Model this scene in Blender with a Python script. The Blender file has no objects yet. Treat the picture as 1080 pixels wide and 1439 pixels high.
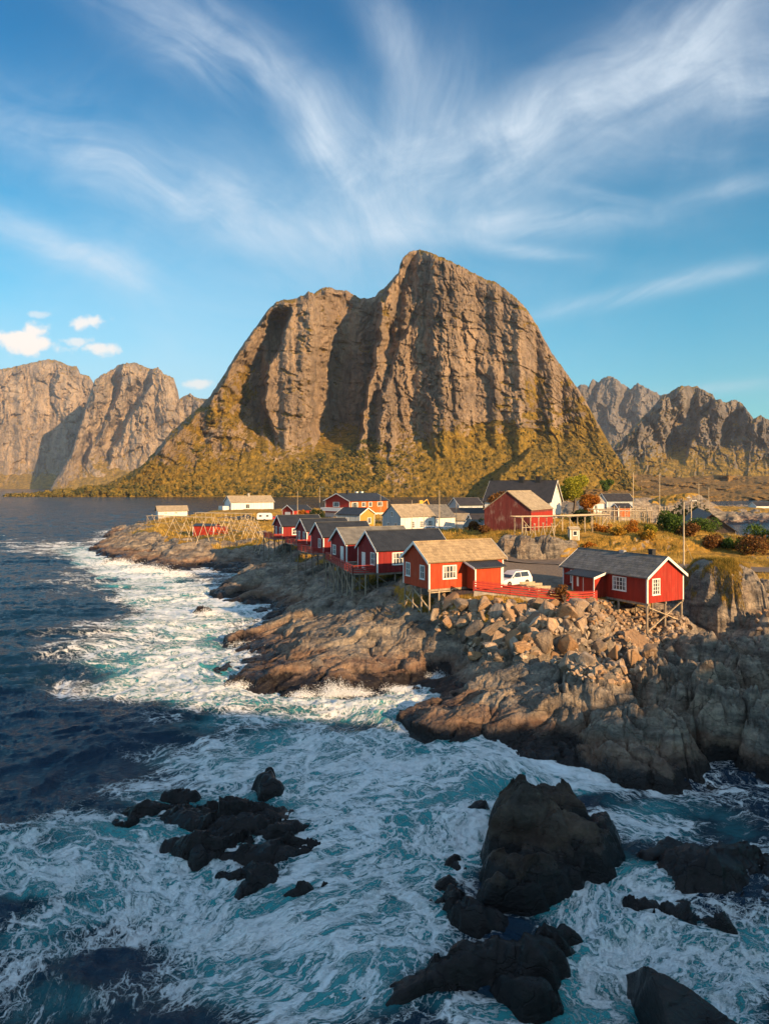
import bpy, bmesh, math, random
import numpy as np
from mathutils import Vector, Matrix

# ------------------------------------------------------------------ camera, sky, sun, exposure
SC = bpy.context.scene
COL = SC.collection
HC, FP, HY = 17.0, 960.0, 684.0          # camera height (m), focal length and horizon row of the photograph
cam_d = bpy.data.cameras.new('camera')
cam = bpy.data.objects.new('camera', cam_d)
COL.objects.link(cam)
cam.location = (0, 0, HC)
cam.rotation_euler = (math.radians(90), 0, 0)
cam_d.sensor_fit = 'VERTICAL'
cam_d.sensor_height = 36.0
cam_d.sensor_width = 36.0 * 1080 / 1439
cam_d.lens = FP / 1439 * 36.0
cam_d.shift_y = -(719.5 - HY) / 1439
cam_d.clip_start = 0.5
cam_d.clip_end = 30000
SC.camera = cam

SUN_AZ = math.radians(-46)               # direction to the sun in the xy plane, from +x
SUN_EL = math.radians(17)
SUNV = Vector((math.cos(SUN_AZ) * math.cos(SUN_EL), math.sin(SUN_AZ) * math.cos(SUN_EL), math.sin(SUN_EL)))
sl = bpy.data.lights.new('sun', 'SUN')
sl.energy = 5.0
sl.angle = math.radians(0.5)
sl.color = (1.0, 0.63, 0.30)
so = bpy.data.objects.new('sun', sl)
COL.objects.link(so)
so.rotation_euler = SUNV.to_track_quat('Z', 'Y').to_euler()

SC.view_settings.view_transform = 'Standard'
SC.view_settings.look = 'None'
SC.view_settings.exposure = 0.95
SC.view_settings.gamma = 1.0
SC.cycles.max_bounces = 5
SC.cycles.diffuse_bounces = 2
SC.cycles.glossy_bounces = 2
SC.cycles.volume_bounces = 0
SC.cycles.use_denoising = True


class NT:
    """A small wrapper to write node trees briefly."""
    def __init__(self, tree):
        self.t = tree
        for n in list(tree.nodes):
            tree.nodes.remove(n)

    def n(self, kind, **kw):
        nd = self.t.nodes.new(kind)
        ins = kw.pop('ins', {})
        for k, v in kw.items():
            setattr(nd, k, v)
        for k, v in ins.items():
            self.set(nd, k, v)
        return nd

    def set(self, nd, k, v):
        s = nd.inputs[k]
        if isinstance(v, bpy.types.NodeSocket):
            self.t.links.new(v, s)
        elif isinstance(v, bpy.types.Node):
            self.t.links.new(v.outputs[0], s)
        else:
            s.default_value = v

    def m(self, op, a, b=None, c=None, clamp=False):
        nd = self.n('ShaderNodeMath', operation=op, use_clamp=clamp)
        for i, v in enumerate((a, b, c)):
            if v is not None:
                self.set(nd, i, v)
        return nd.outputs[0]

    def vm(self, op, a, b=None):
        nd = self.n('ShaderNodeVectorMath', operation=op)
        self.set(nd, 0, a)
        if b is not None:
            self.set(nd, 3 if op == 'SCALE' else 1, b)
        return nd.outputs[0]

    def noise(self, vec, scale, detail=4, rough=.55, dist=0.0, dim='3D'):
        nd = self.n('ShaderNodeTexNoise', noise_dimensions=dim, ins={'Scale': scale, 'Detail': detail, 'Roughness': rough, 'Distortion': dist})
        if vec is not None:
            self.set(nd, 'Vector', vec)
        return nd.outputs['Fac']

    def mix(self, f, a, b, blend='MIX'):
        nd = self.n('ShaderNodeMix', data_type='RGBA', blend_type=blend)
        self.set(nd, 0, f)
        self.set(nd, 6, a if not isinstance(a, tuple) else (*a[:3], 1))
        self.set(nd, 7, b if not isinstance(b, tuple) else (*b[:3], 1))
        return nd.outputs[2]

    def ss(self, v, lo, hi, a=0.0, b=1.0):
        nd = self.n('ShaderNodeMapRange', interpolation_type='SMOOTHSTEP')
        for k, x in zip(range(5), (v, lo, hi, a, b)):
            self.set(nd, k, x)
        return nd.outputs[0]

    def ramp(self, f, stops):
        nd = self.n('ShaderNodeValToRGB')
        e = nd.color_ramp.elements
        while len(e) < len(stops):
            e.new(0.5)
        for k, (p, c) in enumerate(stops):
            e[k].position = p
            e[k].color = (*c, 1)
        self.set(nd, 0, f)
        return nd.outputs[0]

    def attr(self, name, out='Fac'):
        return self.n('ShaderNodeAttribute', attribute_name=name).outputs[out]

    def mapping(self, vec, scale=(1, 1, 1), rot=(0, 0, 0), loc=(0, 0, 0)):
        return self.n('ShaderNodeMapping', ins={'Vector': vec, 'Scale': scale, 'Rotation': rot, 'Location': loc}).outputs[0]

    def combine(self, x, y, z):
        return self.n('ShaderNodeCombineXYZ', ins={0: x, 1: y, 2: z}).outputs[0]


# ---- world: Nishita sky with procedural high cirrus and a few small cumulus
W = bpy.data.worlds.new('World')
SC.world = W
W.use_nodes = True
t = NT(W.node_tree)
sky = t.n('ShaderNodeTexSky', sky_type='NISHITA', sun_disc=False, sun_elevation=SUN_EL,
          sun_rotation=math.pi / 2 - SUN_AZ, altitude=0, air_density=1.0, dust_density=0.6, ozone_density=2.2)
gen = t.n('ShaderNodeTexCoord').outputs['Generated']
sx = t.n('ShaderNodeSeparateXYZ', ins={0: gen})
yy = t.m('MAXIMUM', sx.outputs[1], 0.08)
A = t.m('DIVIDE', sx.outputs[0], yy)                  # tangent of the bearing
B = t.m('DIVIDE', sx.outputs[2], yy)                  # tangent of the height


def cl(px, py):
    return ((px - 540) / FP, (HY - py) / FP)


def blob(px, py, rx, ry, rot=0.0, soft=1.0):
    """an elliptical region of the sky: 1 in the middle falling to 0"""
    a0, b0 = cl(px, py)
    da, db = t.m('SUBTRACT', A, a0), t.m('SUBTRACT', B, b0)
    c, s = math.cos(rot), math.sin(rot)
    u = t.m('DIVIDE', t.m('ADD', t.m('MULTIPLY', da, c), t.m('MULTIPLY', db, s)), rx / FP)
    v = t.m('DIVIDE', t.m('SUBTRACT', t.m('MULTIPLY', db, c), t.m('MULTIPLY', da, s)), ry / FP)
    r2 = t.m('ADD', t.m('MULTIPLY', u, u), t.m('MULTIPLY', v, v))
    return t.m('POWER', 2.718, t.m('MULTIPLY', r2, -soft))


AB = t.combine(A, B, 0.0)
warp = t.noise(AB, 1.6, 3, .5)
warp2 = t.noise(t.vm('ADD', AB, (5.2, 1.7, 0)), 1.6, 3, .5)
wv = t.combine(t.m('MULTIPLY', t.m('SUBTRACT', warp, .5), .34), t.m('MULTIPLY', t.m('SUBTRACT', warp2, .5), .34), 0.0)
ABw = t.vm('ADD', AB, wv)


def streak(rot, kx, ky, seed):
    m_ = t.mapping(ABw, scale=(1, 1, 1), rot=(0, 0, -rot))
    m_ = t.mapping(m_, scale=(kx, ky, 1), loc=(seed, seed * .7, 0))
    return t.noise(m_, 1.0, 8, .6, .35)


def arm(px, py, rx, ry, rot, gain, kx=2.6, ky=13, seed=0.0, lo=.20, hi=.76):
    r = math.radians(rot)
    return t.m('MULTIPLY', t.m('MULTIPLY', blob(px, py, rx, ry * 1.12, r), t.ss(streak(r, kx, ky, seed), lo, hi)), gain)


arms = [
    arm(345, 95, 220, 46, -32, 1.0, seed=1.0),        # long arm from the top left
    arm(452, 205, 105, 26, -56, 1.15, seed=2.0),
    arm(190, 235, 260, 40, -22, .85, seed=3.0),       # second arm
    arm(90, 345, 170, 26, -21, .75, seed=4.3),
    arm(560, 60, 120, 30, -62, .55, seed=5.1),
    arm(600, 190, 120, 60, 78, .75, seed=6.4),
    arm(800, 170, 290, 62, 24, 1.15, seed=7.9),       # broad right arm
    arm(930, 70, 220, 48, 38, .95, seed=8.6),
    arm(1060, 110, 130, 60, 10, .8, seed=15.0),
    arm(880, 212, 150, 26, -4, .75, seed=9.2),
    arm(650, 318, 240, 20, 3, .95, ky=18, seed=10.4),
    arm(730, 352, 120, 9, -8, .55, ky=22, seed=11.8),
    arm(900, 410, 190, 12, 13, .65, ky=20, seed=12.9),
    arm(850, 275, 60, 8, -12, .55, ky=20, seed=13.1),
    arm(1040, 262, 90, 14, 12, .5, ky=18, seed=16.1),
    arm(980, 548, 170, 8, 5, .4, ky=24, seed=14.6),
]
ci = arms[0]
for a_ in arms[1:]:
    ci = t.m('SUBTRACT', t.m('ADD', ci, a_), t.m('MULTIPLY', t.m('MINIMUM', ci, 1.0), t.m('MINIMUM', a_, 1.0)))
veil = t.m('MULTIPLY', blob(300, 350, 520, 190, 0), t.ss(streak(-.25, 1.5, 4.5, 21.), .2, .85))
veil2 = t.m('MULTIPLY', blob(520, 150, 800, 260, 0), t.ss(streak(.3, 2.0, 6.0, 31.), .42, .9))
ci = t.m('ADD', t.m('MULTIPLY', ci, 1.0), t.m('ADD', t.m('MULTIPLY', veil, .55), t.m('MULTIPLY', veil2, .08)), clamp=True)
fine = t.ss(t.noise(ABw, 7, 8, .66, .5), .25, .75, .55, 1.18)
ci = t.m('MULTIPLY', ci, fine, clamp=True)


def puff(px, py, rx, ry, amp, seed):
    n_ = t.noise(t.vm('ADD', AB, (seed, seed, 0)), 26, 6, .6)
    b_ = blob(px, py, rx, ry, 0, .9)
    return t.m('MULTIPLY', t.ss(t.m('ADD', b_, t.m('MULTIPLY', t.m('SUBTRACT', n_, .5), 2.2)), .42, .95, 0, amp), t.ss(b_, .12, .4))


cu = None
for p_ in [(30, 482, 52, 20, .95, 1.), (48, 468, 22, 16, .9, 8.), (118, 452, 34, 13, .8, 2.), (138, 490, 52, 11, .8, 3.), (110, 480, 26, 9, .6, 5.),
           (280, 538, 26, 10, .65, 4.), (55, 442, 22, 7, .4, 6.)]:
    q = puff(*p_)
    cu = q if cu is None else t.m('MAXIMUM', cu, q)
front = t.ss(sx.outputs[1], 0.05, 0.2)
ci = t.m('MULTIPLY', ci, front)
cu = t.m('MULTIPLY', cu, front)
# deepen and slightly turn the clear sky, paler towards the horizon
skyc = t.n('ShaderNodeVectorMath', operation='SCALE', ins={0: sky.outputs[0], 3: 0.092}).outputs[0]
tint = t.mix(t.ss(B, 0.0, .30), (.40, .98, .98), (.02, .86, .98))
tint = t.mix(t.ss(B, .25, .75), tint, (.0, .60, .86))
skyc = t.mix(1.0, skyc, tint, 'MULTIPLY')
pale = t.m('MULTIPLY', t.ss(B, .42, 0.0), t.ss(A, .5, -.4, .10, .85))
skyc = t.mix(pale, skyc, (.35, .48, .56))
c1 = t.mix(t.m('MULTIPLY', ci, .84), skyc, (.41, .47, .53))
c2 = t.mix(cu, c1, (.66, .58, .52))
# unseen cloud veil added overhead and behind the viewer to lift the fill light
ov = t.m('MAXIMUM', t.ss(sx.outputs[2], .62, .85), t.m('MULTIPLY', t.ss(sx.outputs[1], .35, -.1), t.ss(sx.outputs[2], .0, .2)))
ov = t.m('MULTIPLY', ov, t.ss(t.noise(gen, 2.2, 6, .62), .3, .62, .35, 1.0))
c2 = t.mix(t.m('MULTIPLY', ov, .5), c2, (.42, .52, .60))
bg = t.n('ShaderNodeBackground', ins={'Color': c2, 'Strength': 1.0})
out = t.n('ShaderNodeOutputWorld', ins={'Surface': bg.outputs[0]})


# ------------------------------------------------------------------ numpy noise
def _h(ix, iy, seed):
    ix = ix.astype(np.int64).astype(np.uint32)
    iy = iy.astype(np.int64).astype(np.uint32)
    h = ix * np.uint32(374761393) + iy * np.uint32(668265263) + np.uint32((seed * 2246822519 + 3266489917) & 0xffffffff)
    h = (h ^ (h >> np.uint32(13))) * np.uint32(1274126177)
    h = (h ^ (h >> np.uint32(16))) * np.uint32(2246822519)
    return h ^ (h >> np.uint32(15))


def _r(ix, iy, seed):
    return (_h(ix, iy, seed) & np.uint32(0xffffff)).astype(np.float64) / 16777216.0


def gn(x, y, seed=0):
    x, y = np.broadcast_arrays(np.asarray(x, float), np.asarray(y, float))
    ix, iy = np.floor(x), np.floor(y)
    fx, fy = x - ix, y - iy
    ux, uy = fx * fx * fx * (fx * (fx * 6 - 15) + 10), fy * fy * fy * (fy * (fy * 6 - 15) + 10)

    def g(dx, dy):
        a = _r(ix + dx, iy + dy, seed) * 6.2831853
        return np.cos(a) * (fx - dx) + np.sin(a) * (fy - dy)
    a, b = g(0, 0), g(1, 0)
    c, d = g(0, 1), g(1, 1)
    return ((a + (b - a) * ux) + ((c + (d - c) * ux) - (a + (b - a) * ux)) * uy) * 1.5


def fbm(x, y, o=5, seed=0, g=.5, l=2.03):
    s, a = 0.0, 1.0
    for k in range(o):
        s = s + a * gn(x, y, seed + k * 7)
        x, y, a = x * l + 3.1, y * l - 1.7, a * g
    return s


def ridged(x, y, o=5, seed=0, g=.5, l=2.03):
    s, a, w = 0.0, 1.0, 0.0
    for k in range(o):
        s = s + a * (1 - np.abs(gn(x, y, seed + k * 11)) * 2)
        w += a
        x, y, a = x * l + 7.3, y * l - 2.9, a * g
    return s / w


def vor(x, y, seed=0):
    """F1 cell: offset to the centre, three random numbers per cell, distance between the first two"""
    ix, iy = np.floor(x), np.floor(y)
    d1 = np.full(x.shape, 9.0)
    d2 = np.full(x.shape, 9.0)
    ox = np.zeros(x.shape)
    oy = np.zeros(x.shape)
    cx = np.zeros(x.shape)
    cy = np.zeros(x.shape)
    for i in (-1, 0, 1):
        for j in (-1, 0, 1):
            jx, jy = ix + i, iy + j
            px = jx + _r(jx, jy, seed) - x
            py = jy + _r(jx, jy, seed + 1) - y
            d = px * px + py * py
            m = d < d1
            d2 = np.where(m, d1, np.minimum(d2, d))
            ox = np.where(m, px, ox)
            oy = np.where(m, py, oy)
            cx = np.where(m, jx, cx)
            cy = np.where(m, jy, cy)
            d1 = np.where(m, d, d1)
    return ox, oy, _r(cx, cy, seed + 2), _r(cx, cy, seed + 3), _r(cx, cy, seed + 4), np.sqrt(d2) - np.sqrt(d1)


def sst(x, a, b):
    t_ = np.clip((x - a) / (b - a), 0, 1)
    return t_ * t_ * (3 - 2 * t_)


# ------------------------------------------------------------------ object helpers
def at(px, py, Y):
    return Vector(((px - 540) / FP * Y, Y, HC + (HY - py) / FP * Y))


def gx(px, Y):
    return (px - 540) / FP * Y


def tag(o, label=None, cat=None, group=None, kind=None):
    if label:
        o['label'] = label
    if cat:
        o['category'] = cat
    if group:
        o['group'] = group
    if kind:
        o['kind'] = kind
    return o


def empty(name, loc=(0, 0, 0), rz=0.0):
    o = bpy.data.objects.new(name, None)
    o.location = loc
    o.rotation_euler = (0, 0, rz)
    o.empty_display_size = .3
    COL.objects.link(o)
    return o


def grid_mesh(name, X, Y, Z, mat, attrs=None, keep=None, smooth=True):
    """a mesh from 2-D arrays of coordinates; keep = mask of vertices whose faces are kept"""
    n, m = X.shape
    idx = np.arange(n * m, dtype=np.int32).reshape(n, m)
    q = np.stack([idx[:-1, :-1], idx[:-1, 1:], idx[1:, 1:], idx[1:, :-1]], -1).reshape(-1, 4)
    co = np.stack([X, Y, Z], -1).reshape(-1, 3)
    if keep is not None:
        k = keep.reshape(-1)
        q = q[k[q].any(1)]
        used = np.zeros(n * m, bool)
        used[q.reshape(-1)] = True
        remap = np.cumsum(used) - 1
        q = remap[q].astype(np.int32)
        co = co[used]
    else:
        used = slice(None)
    me = bpy.data.meshes.new(name)
    me.vertices.add(len(co))
    me.vertices.foreach_set('co', co.astype(np.float32).reshape(-1))
    me.loops.add(q.size)
    me.loops.foreach_set('vertex_index', np.ascontiguousarray(q.reshape(-1), dtype=np.int32))
    me.polygons.add(len(q))
    me.polygons.foreach_set('loop_start', np.arange(0, q.size, 4, dtype=np.int32))
    me.polygons.foreach_set('use_smooth', np.full(len(q), smooth))
    me.update(calc_edges=True)
    for k_, v in (attrs or {}).items():
        a = me.attributes.new(k_, 'FLOAT', 'POINT')
        a.data.foreach_set('value', v.reshape(-1)[used].astype(np.float32))
    me.materials.append(mat)
    o = bpy.data.objects.new(name, me)
    COL.objects.link(o)
    return o


class MB:
    """collects faces with a material index, then links them as one mesh object"""
    def __init__(self):
        self.v, self.f, self.mi = [], [], []
        self.M = Matrix.Identity(4)

    def add(self, vs, fs, mi=0):
        k = len(self.v)
        self.v += [tuple(self.M @ Vector(p)) for p in vs]
        self.f += [tuple(k + i for i in f) for f in fs]
        self.mi += [mi] * len(fs)

    def box(self, a, b, mi=0):
        x0, y0, z0 = a
        x1, y1, z1 = b
        self.add([(x0, y0, z0), (x1, y0, z0), (x1, y1, z0), (x0, y1, z0), (x0, y0, z1), (x1, y0, z1), (x1, y1, z1), (x0, y1, z1)],
                 [(3, 2, 1, 0), (4, 5, 6, 7), (0, 1, 5, 4), (1, 2, 6, 5), (2, 3, 7, 6), (3, 0, 4, 7)], mi)

    def bar(self, p, q, w, h=None, mi=0, up=(0, 0, 1)):
        """a rectangular bar from p to q"""
        h = h or w
        p, q = Vector(p), Vector(q)
        d = (q - p).normalized()
        s = d.cross(Vector(up))
        if s.length < 1e-3:
            s = d.cross(Vector((0, 1, 0)))
        s.normalize()
        n = s.cross(d).normalized()
        vs = []
        for c in (p, q):
            for a, b in ((-1, -1), (1, -1), (1, 1), (-1, 1)):
                vs.append(c + s * a * w / 2 + n * b * h / 2)
        self.add(vs, [(0, 1, 2, 3), (7, 6, 5, 4), (0, 4, 5, 1), (1, 5, 6, 2), (2, 6, 7, 3), (3, 7, 4, 0)], mi)

    def tube(self, p, q, r0, r1=None, n=8, mi=0):
        r1 = r0 if r1 is None else r1
        p, q = Vector(p), Vector(q)
        d = (q - p).normalized()
        s = d.orthogonal().normalized()
        u = d.cross(s)
        vs, fs = [], []
        for c, r in ((p, r0), (q, r1)):
            for k in range(n):
                a = 2 * math.pi * k / n
                vs.append(c + (s * math.cos(a) + u * math.sin(a)) * r)
        for k in range(n):
            fs.append((k, (k + 1) % n, n + (k + 1) % n, n + k))
        fs.append(tuple(range(n))[::-1])
        fs.append(tuple(range(n, 2 * n)))
        self.add(vs, fs, mi)

    def prism(self, poly, d, mi=0):
        """poly: list of 3-D points, extruded by the vector d"""
        n = len(poly)
        d = Vector(d)
        vs = [Vector(p) for p in poly] + [Vector(p) + d for p in poly]
        fs = [tuple(range(n)), tuple(range(2 * n - 1, n - 1, -1))]
        for k in range(n):
            fs.append((k, n + k, n + (k + 1) % n, (k + 1) % n))
        self.add(vs, fs, mi)

    def build(self, name, mats, parent=None, smooth=False, bevel=0.0):
        me = bpy.data.meshes.new(name)
        me.from_pydata(self.v, [], self.f)
        for m in (mats if isinstance(mats, (list, tuple)) else [mats]):
            me.materials.append(m)
        me.polygons.foreach_set('material_index', self.mi)
        if smooth:
            me.polygons.foreach_set('use_smooth', [True] * len(self.f))
        bm = bmesh.new()
        bm.from_mesh(me)
        bmesh.ops.recalc_face_normals(bm, faces=bm.faces)
        bm.to_mesh(me)
        bm.free()
        me.update()
        o = bpy.data.objects.new(name, me)
        COL.objects.link(o)
        if parent is not None:
            o.parent = parent
        if bevel:
            b = o.modifiers.new('bevel', 'BEVEL')
            b.width = bevel
            b.segments = 2
            b.limit_method = 'ANGLE'
        return o


def children(o):
    return [c for c in bpy.data.objects if c.parent == o]


def copy_tree(o, kids, parent=None):
    """kids: dict object name -> children, so that the loop stays cheap"""
    c = o.copy()
    COL.objects.link(c)
    c.parent = parent
    for ch in kids.get(o.name, []):
        copy_tree(ch, kids, c)
    return c


def kid_map():
    d = {}
    for o in bpy.data.objects:
        if o.parent is not None:
            d.setdefault(o.parent.name, []).append(o)
    return d


# ------------------------------------------------------------------ materials
def new_mat(name):
    m = bpy.data.materials.new(name)
    m.use_nodes = True
    return m, NT(m.node_tree)


def finish(t, color, rough=.85, normal=None, spec=.3, extra=None):
    b = t.n('ShaderNodeBsdfPrincipled', ins={'Base Color': color if not isinstance(color, tuple) else (*color[:3], 1), 'Roughness': rough, 'Specular IOR Level': spec})
    for k, v in (extra or {}).items():
        t.set(b, k, v)
    if normal is not None:
        t.set(b, 'Normal', normal)
    t.n('ShaderNodeOutputMaterial', ins={'Surface': b.outputs[0]})
    return b


def bump(t, h, dist, strength=1.0, normal=None):
    n = t.n('ShaderNodeBump', ins={'Height': h, 'Distance': dist, 'Strength': strength})
    if normal is not None:
        t.set(n, 'Normal', normal)
    return n.outputs[0]


def mat_plain(name, c, rough=.6, metal=0.0, var=.12, scale=3.0, spec=.4):
    m, t = new_mat(name)
    p = t.n('ShaderNodeTexCoord').outputs['Object']
    n = t.noise(p, scale, 4, .6)
    k = t.ss(n, .3, .7, 1 - var, 1 + var)
    col = t.vm('SCALE', (*c,), k)
    finish(t, col, rough, bump(t, t.noise(p, scale * 8, 3), .003), spec, {'Metallic': metal})
    return m


def mat_boards(name, c, pitch=.16, dirt=.35, horizontal=False, fade=(.5, .4, .36)):
    """painted timber cladding: board joints, weathering streaks"""
    m, t = new_mat(name)
    p = t.n('ShaderNodeTexCoord').outputs['Object']
    s = t.n('ShaderNodeSeparateXYZ', ins={0: p})
    q = s.outputs[2] if horizontal else t.m('ADD', s.outputs[0], s.outputs[1])
    f = t.m('FRACT', t.m('DIVIDE', t.m('ADD', q, 50), pitch))
    joint = t.m('SUBTRACT', t.ss(f, 0.0, .10), t.ss(f, .88, 1.0))
    idn = t.n('ShaderNodeTexWhiteNoise', noise_dimensions='1D', ins={'W': t.m('FLOOR', t.m('DIVIDE', t.m('ADD', q, 50), pitch))}).outputs[0]
    st = t.noise(t.mapping(p, scale=(6, 6, .7)), 1.0, 5, .62)
    big = t.noise(p, .6, 4, .6)
    col = t.vm('SCALE', (*c,), t.m('MULTIPLY', t.ss(idn, 0, 1, .86, 1.1), t.ss(st, .3, .75, .82, 1.12)))
    col = t.mix(t.m('MULTIPLY', t.ss(t.m('ADD', st, big), 1.02, 1.35), dirt), col, fade)
    col = t.mix(t.m('MULTIPLY', t.m('SUBTRACT', 1.0, joint), .6), col, tuple(v * .35 for v in c))
    finish(t, col, .7, bump(t, t.m('ADD', joint, t.m('MULTIPLY', st, .3)), .02), .3)
    return m


def mat_shingle(name, c1, c2, lichen=None, w=.5, h=.28, amp=.02):
    m, t = new_mat(name)
    p = t.n('ShaderNodeTexCoord').outputs['Object']
    s = t.n('ShaderNodeSeparateXYZ', ins={0: p})
    v = t.combine(s.outputs[0], t.m('MULTIPLY', s.outputs[2], 1.55), 0.0)
    br = t.n('ShaderNodeTexBrick', ins={'Vector': v, 'Scale': 1.0, 'Brick Width': w, 'Row Height': h, 'Mortar Size': .012, 'Mortar Smooth': .3, 'Color1': (*c1, 1), 'Color2': (*c2, 1), 'Mortar': tuple(x * .45 for x in c1) + (1,)})
    br.offset = .5
    n = t.noise(p, 1.1, 5, .65)
    col = t.vm('SCALE', br.outputs[0], t.ss(n, .3, .7, .78, 1.2))
    if lichen:
        n2 = t.noise(t.vm('ADD', p, (9, 3, 1)), 2.2, 6, .7)
        col = t.mix(t.ss(n2, .5, .68, 0, .7), col, lichen)
    rowf = t.m('FRACT', t.m('DIVIDE', t.m('MULTIPLY', s.outputs[2], 1.55), h))
    hgt = t.m('ADD', t.m('MULTIPLY', rowf, -.8), t.m('ADD', t.m('MULTIPLY', br.outputs[1], -.5), t.m('MULTIPLY', n, .4)))
    finish(t, col, .85, bump(t, hgt, amp), .25)
    return m


def mat_profile_roof(name, c, pitch=.28):
    """dark sheet-metal or tarred ribs running down the slope"""
    m, t = new_mat(name)
    p = t.n('ShaderNodeTexCoord').outputs['Object']
    s = t.n('ShaderNodeSeparateXYZ', ins={0: p})
    r = t.m('SINE', t.m('MULTIPLY', s.outputs[0], 6.2832 / pitch))
    rows = t.m('FRACT', t.m('MULTIPLY', s.outputs[2], 4.2))
    n = t.noise(p, 1.0, 5, .6)
    col = t.vm('SCALE', (*c,), t.ss(n, .3, .7, .75, 1.3))
    finish(t, col, .5, bump(t, t.m('ADD', t.m('MULTIPLY', r, .5), t.m('MULTIPLY', rows, -.5)), .02), .45)
    return m


def mat_wood(name, c=(.30, .25, .19)):
    m, t = new_mat(name)
    p = t.n('ShaderNodeTexCoord').outputs['Object']
    n = t.noise(t.mapping(p, scale=(9, 9, 1.2)), 1.0, 5, .65)
    n2 = t.noise(p, .9, 3)
    col = t.vm('SCALE', (*c,), t.m('MULTIPLY', t.ss(n, .25, .75, .6, 1.3), t.ss(n2, .3, .7, .8, 1.15)))
    finish(t, col, .85, bump(t, n, .006), .2)
    return m


def rock_nodes(t, p, z, wet=True, tone=1.0, tide=1.0, warm=.32, rust_=.45):
    """grey-brown coastal gneiss: banding, cracks, lichen, black tide zone, rust-brown weed above it"""
    band = t.noise(t.mapping(p, scale=(.35, .35, 1.3), rot=(.5, .25, .6)), 1.0, 6, .62, .5)
    big = t.noise(p, .22, 4, .6)
    fine = t.noise(p, 3.2, 7, .68)
    c = t.ramp(band, [(.30, (.055, .050, .045)), (.44, (.150, .130, .110)), (.56, (.26, .22, .175)), (.72, (.42, .345, .255))])
    c = t.mix(t.ss(big, .4, .68, 0, warm), c, (.27, .17, .095))
    c = t.vm('SCALE', c, t.m('MULTIPLY', t.ss(fine, .25, .75, .62, 1.32), tone))
    vo = t.n('ShaderNodeTexVoronoi', feature='DISTANCE_TO_EDGE', ins={'Vector': t.vm('ADD', t.mapping(p, scale=(.5, .5, .9), rot=(.3, .5, .2)), t.vm('SCALE', t.n('ShaderNodeTexNoise', ins={'Vector': p, 'Scale': .8, 'Detail': 5}).outputs['Color'], .9)), 'Scale': .9})
    crack = t.ss(vo.outputs['Distance'], 0.0, .02)
    c = t.mix(t.m('MULTIPLY', t.m('SUBTRACT', 1.0, crack), t.ss(big, .4, .6, .1, .6)), c, (.03, .026, .022))
    lich = t.m('MULTIPLY', t.ss(t.noise(t.vm('ADD', p, (3, 8, 2)), 1.7, 6, .7), .56, .68), t.ss(z, 2.0, 4.0, 0, .55))
    c = t.mix(lich, c, (.33, .30, .22))
    rough = .82
    if wet:
        zz = t.m('ADD', z, t.m('MULTIPLY', t.m('SUBTRACT', t.noise(p, .45, 5, .65), .5), 2.6))
        rust = t.m('MULTIPLY', t.ss(zz, tide + 1.0, tide + .1), rust_)
        c = t.mix(rust, c, (.16, .062, .026))
        blk = t.ss(zz, tide + .25, tide - .5)
        c = t.mix(t.m('MULTIPLY', blk, .93), c, (.007, .0075, .009))
        rough = t.m('MULTIPLY', t.ss(blk, 0, 1, .82, .16), t.ss(fine, .3, .7, .8, 1.25))
    fb = t.noise(t.mapping(p, scale=(1, 1, 2.2), rot=(.6, .2, .4)), 2.2, 8, .68, .3)
    h = t.m('ADD', t.m('ADD', t.m('MULTIPLY', fb, 1.0), t.m('MULTIPLY', crack, .25)), t.m('MULTIPLY', fine, .5))
    return c, rough, h


def mat_rock(name, wet=True, tone=1.0, tide=1.6, warm=.5, local=False, amp=.35, rust_=.55, spec_=.4):
    m, t = new_mat(name)
    g = t.n('ShaderNodeNewGeometry')
    p = t.n('ShaderNodeTexCoord').outputs['Object'] if local else g.outputs['Position']
    z = t.n('ShaderNodeSeparateXYZ', ins={0: g.outputs['Position']}).outputs[2]
    if local:
        oi = t.n('ShaderNodeObjectInfo').outputs['Random']
        p = t.vm('ADD', p, t.combine(t.m('MULTIPLY', oi, 60), t.m('MULTIPLY', oi, 33), 0.0))
    c, r, h = rock_nodes(t, p, z, wet, tone, tide, warm, rust_)
    if local:
        rnd = t.n('ShaderNodeTexWhiteNoise', noise_dimensions='1D', ins={'W': oi}).outputs[0]
        c = t.vm('SCALE', c, t.ss(rnd, 0, 1, .65, 1.45))
        c = t.mix(t.ss(oi, .35, 1.0, .1, .75), c, (.33, .19, .09))
    finish(t, c, r, bump(t, h, amp), spec_)
    return m


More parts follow.
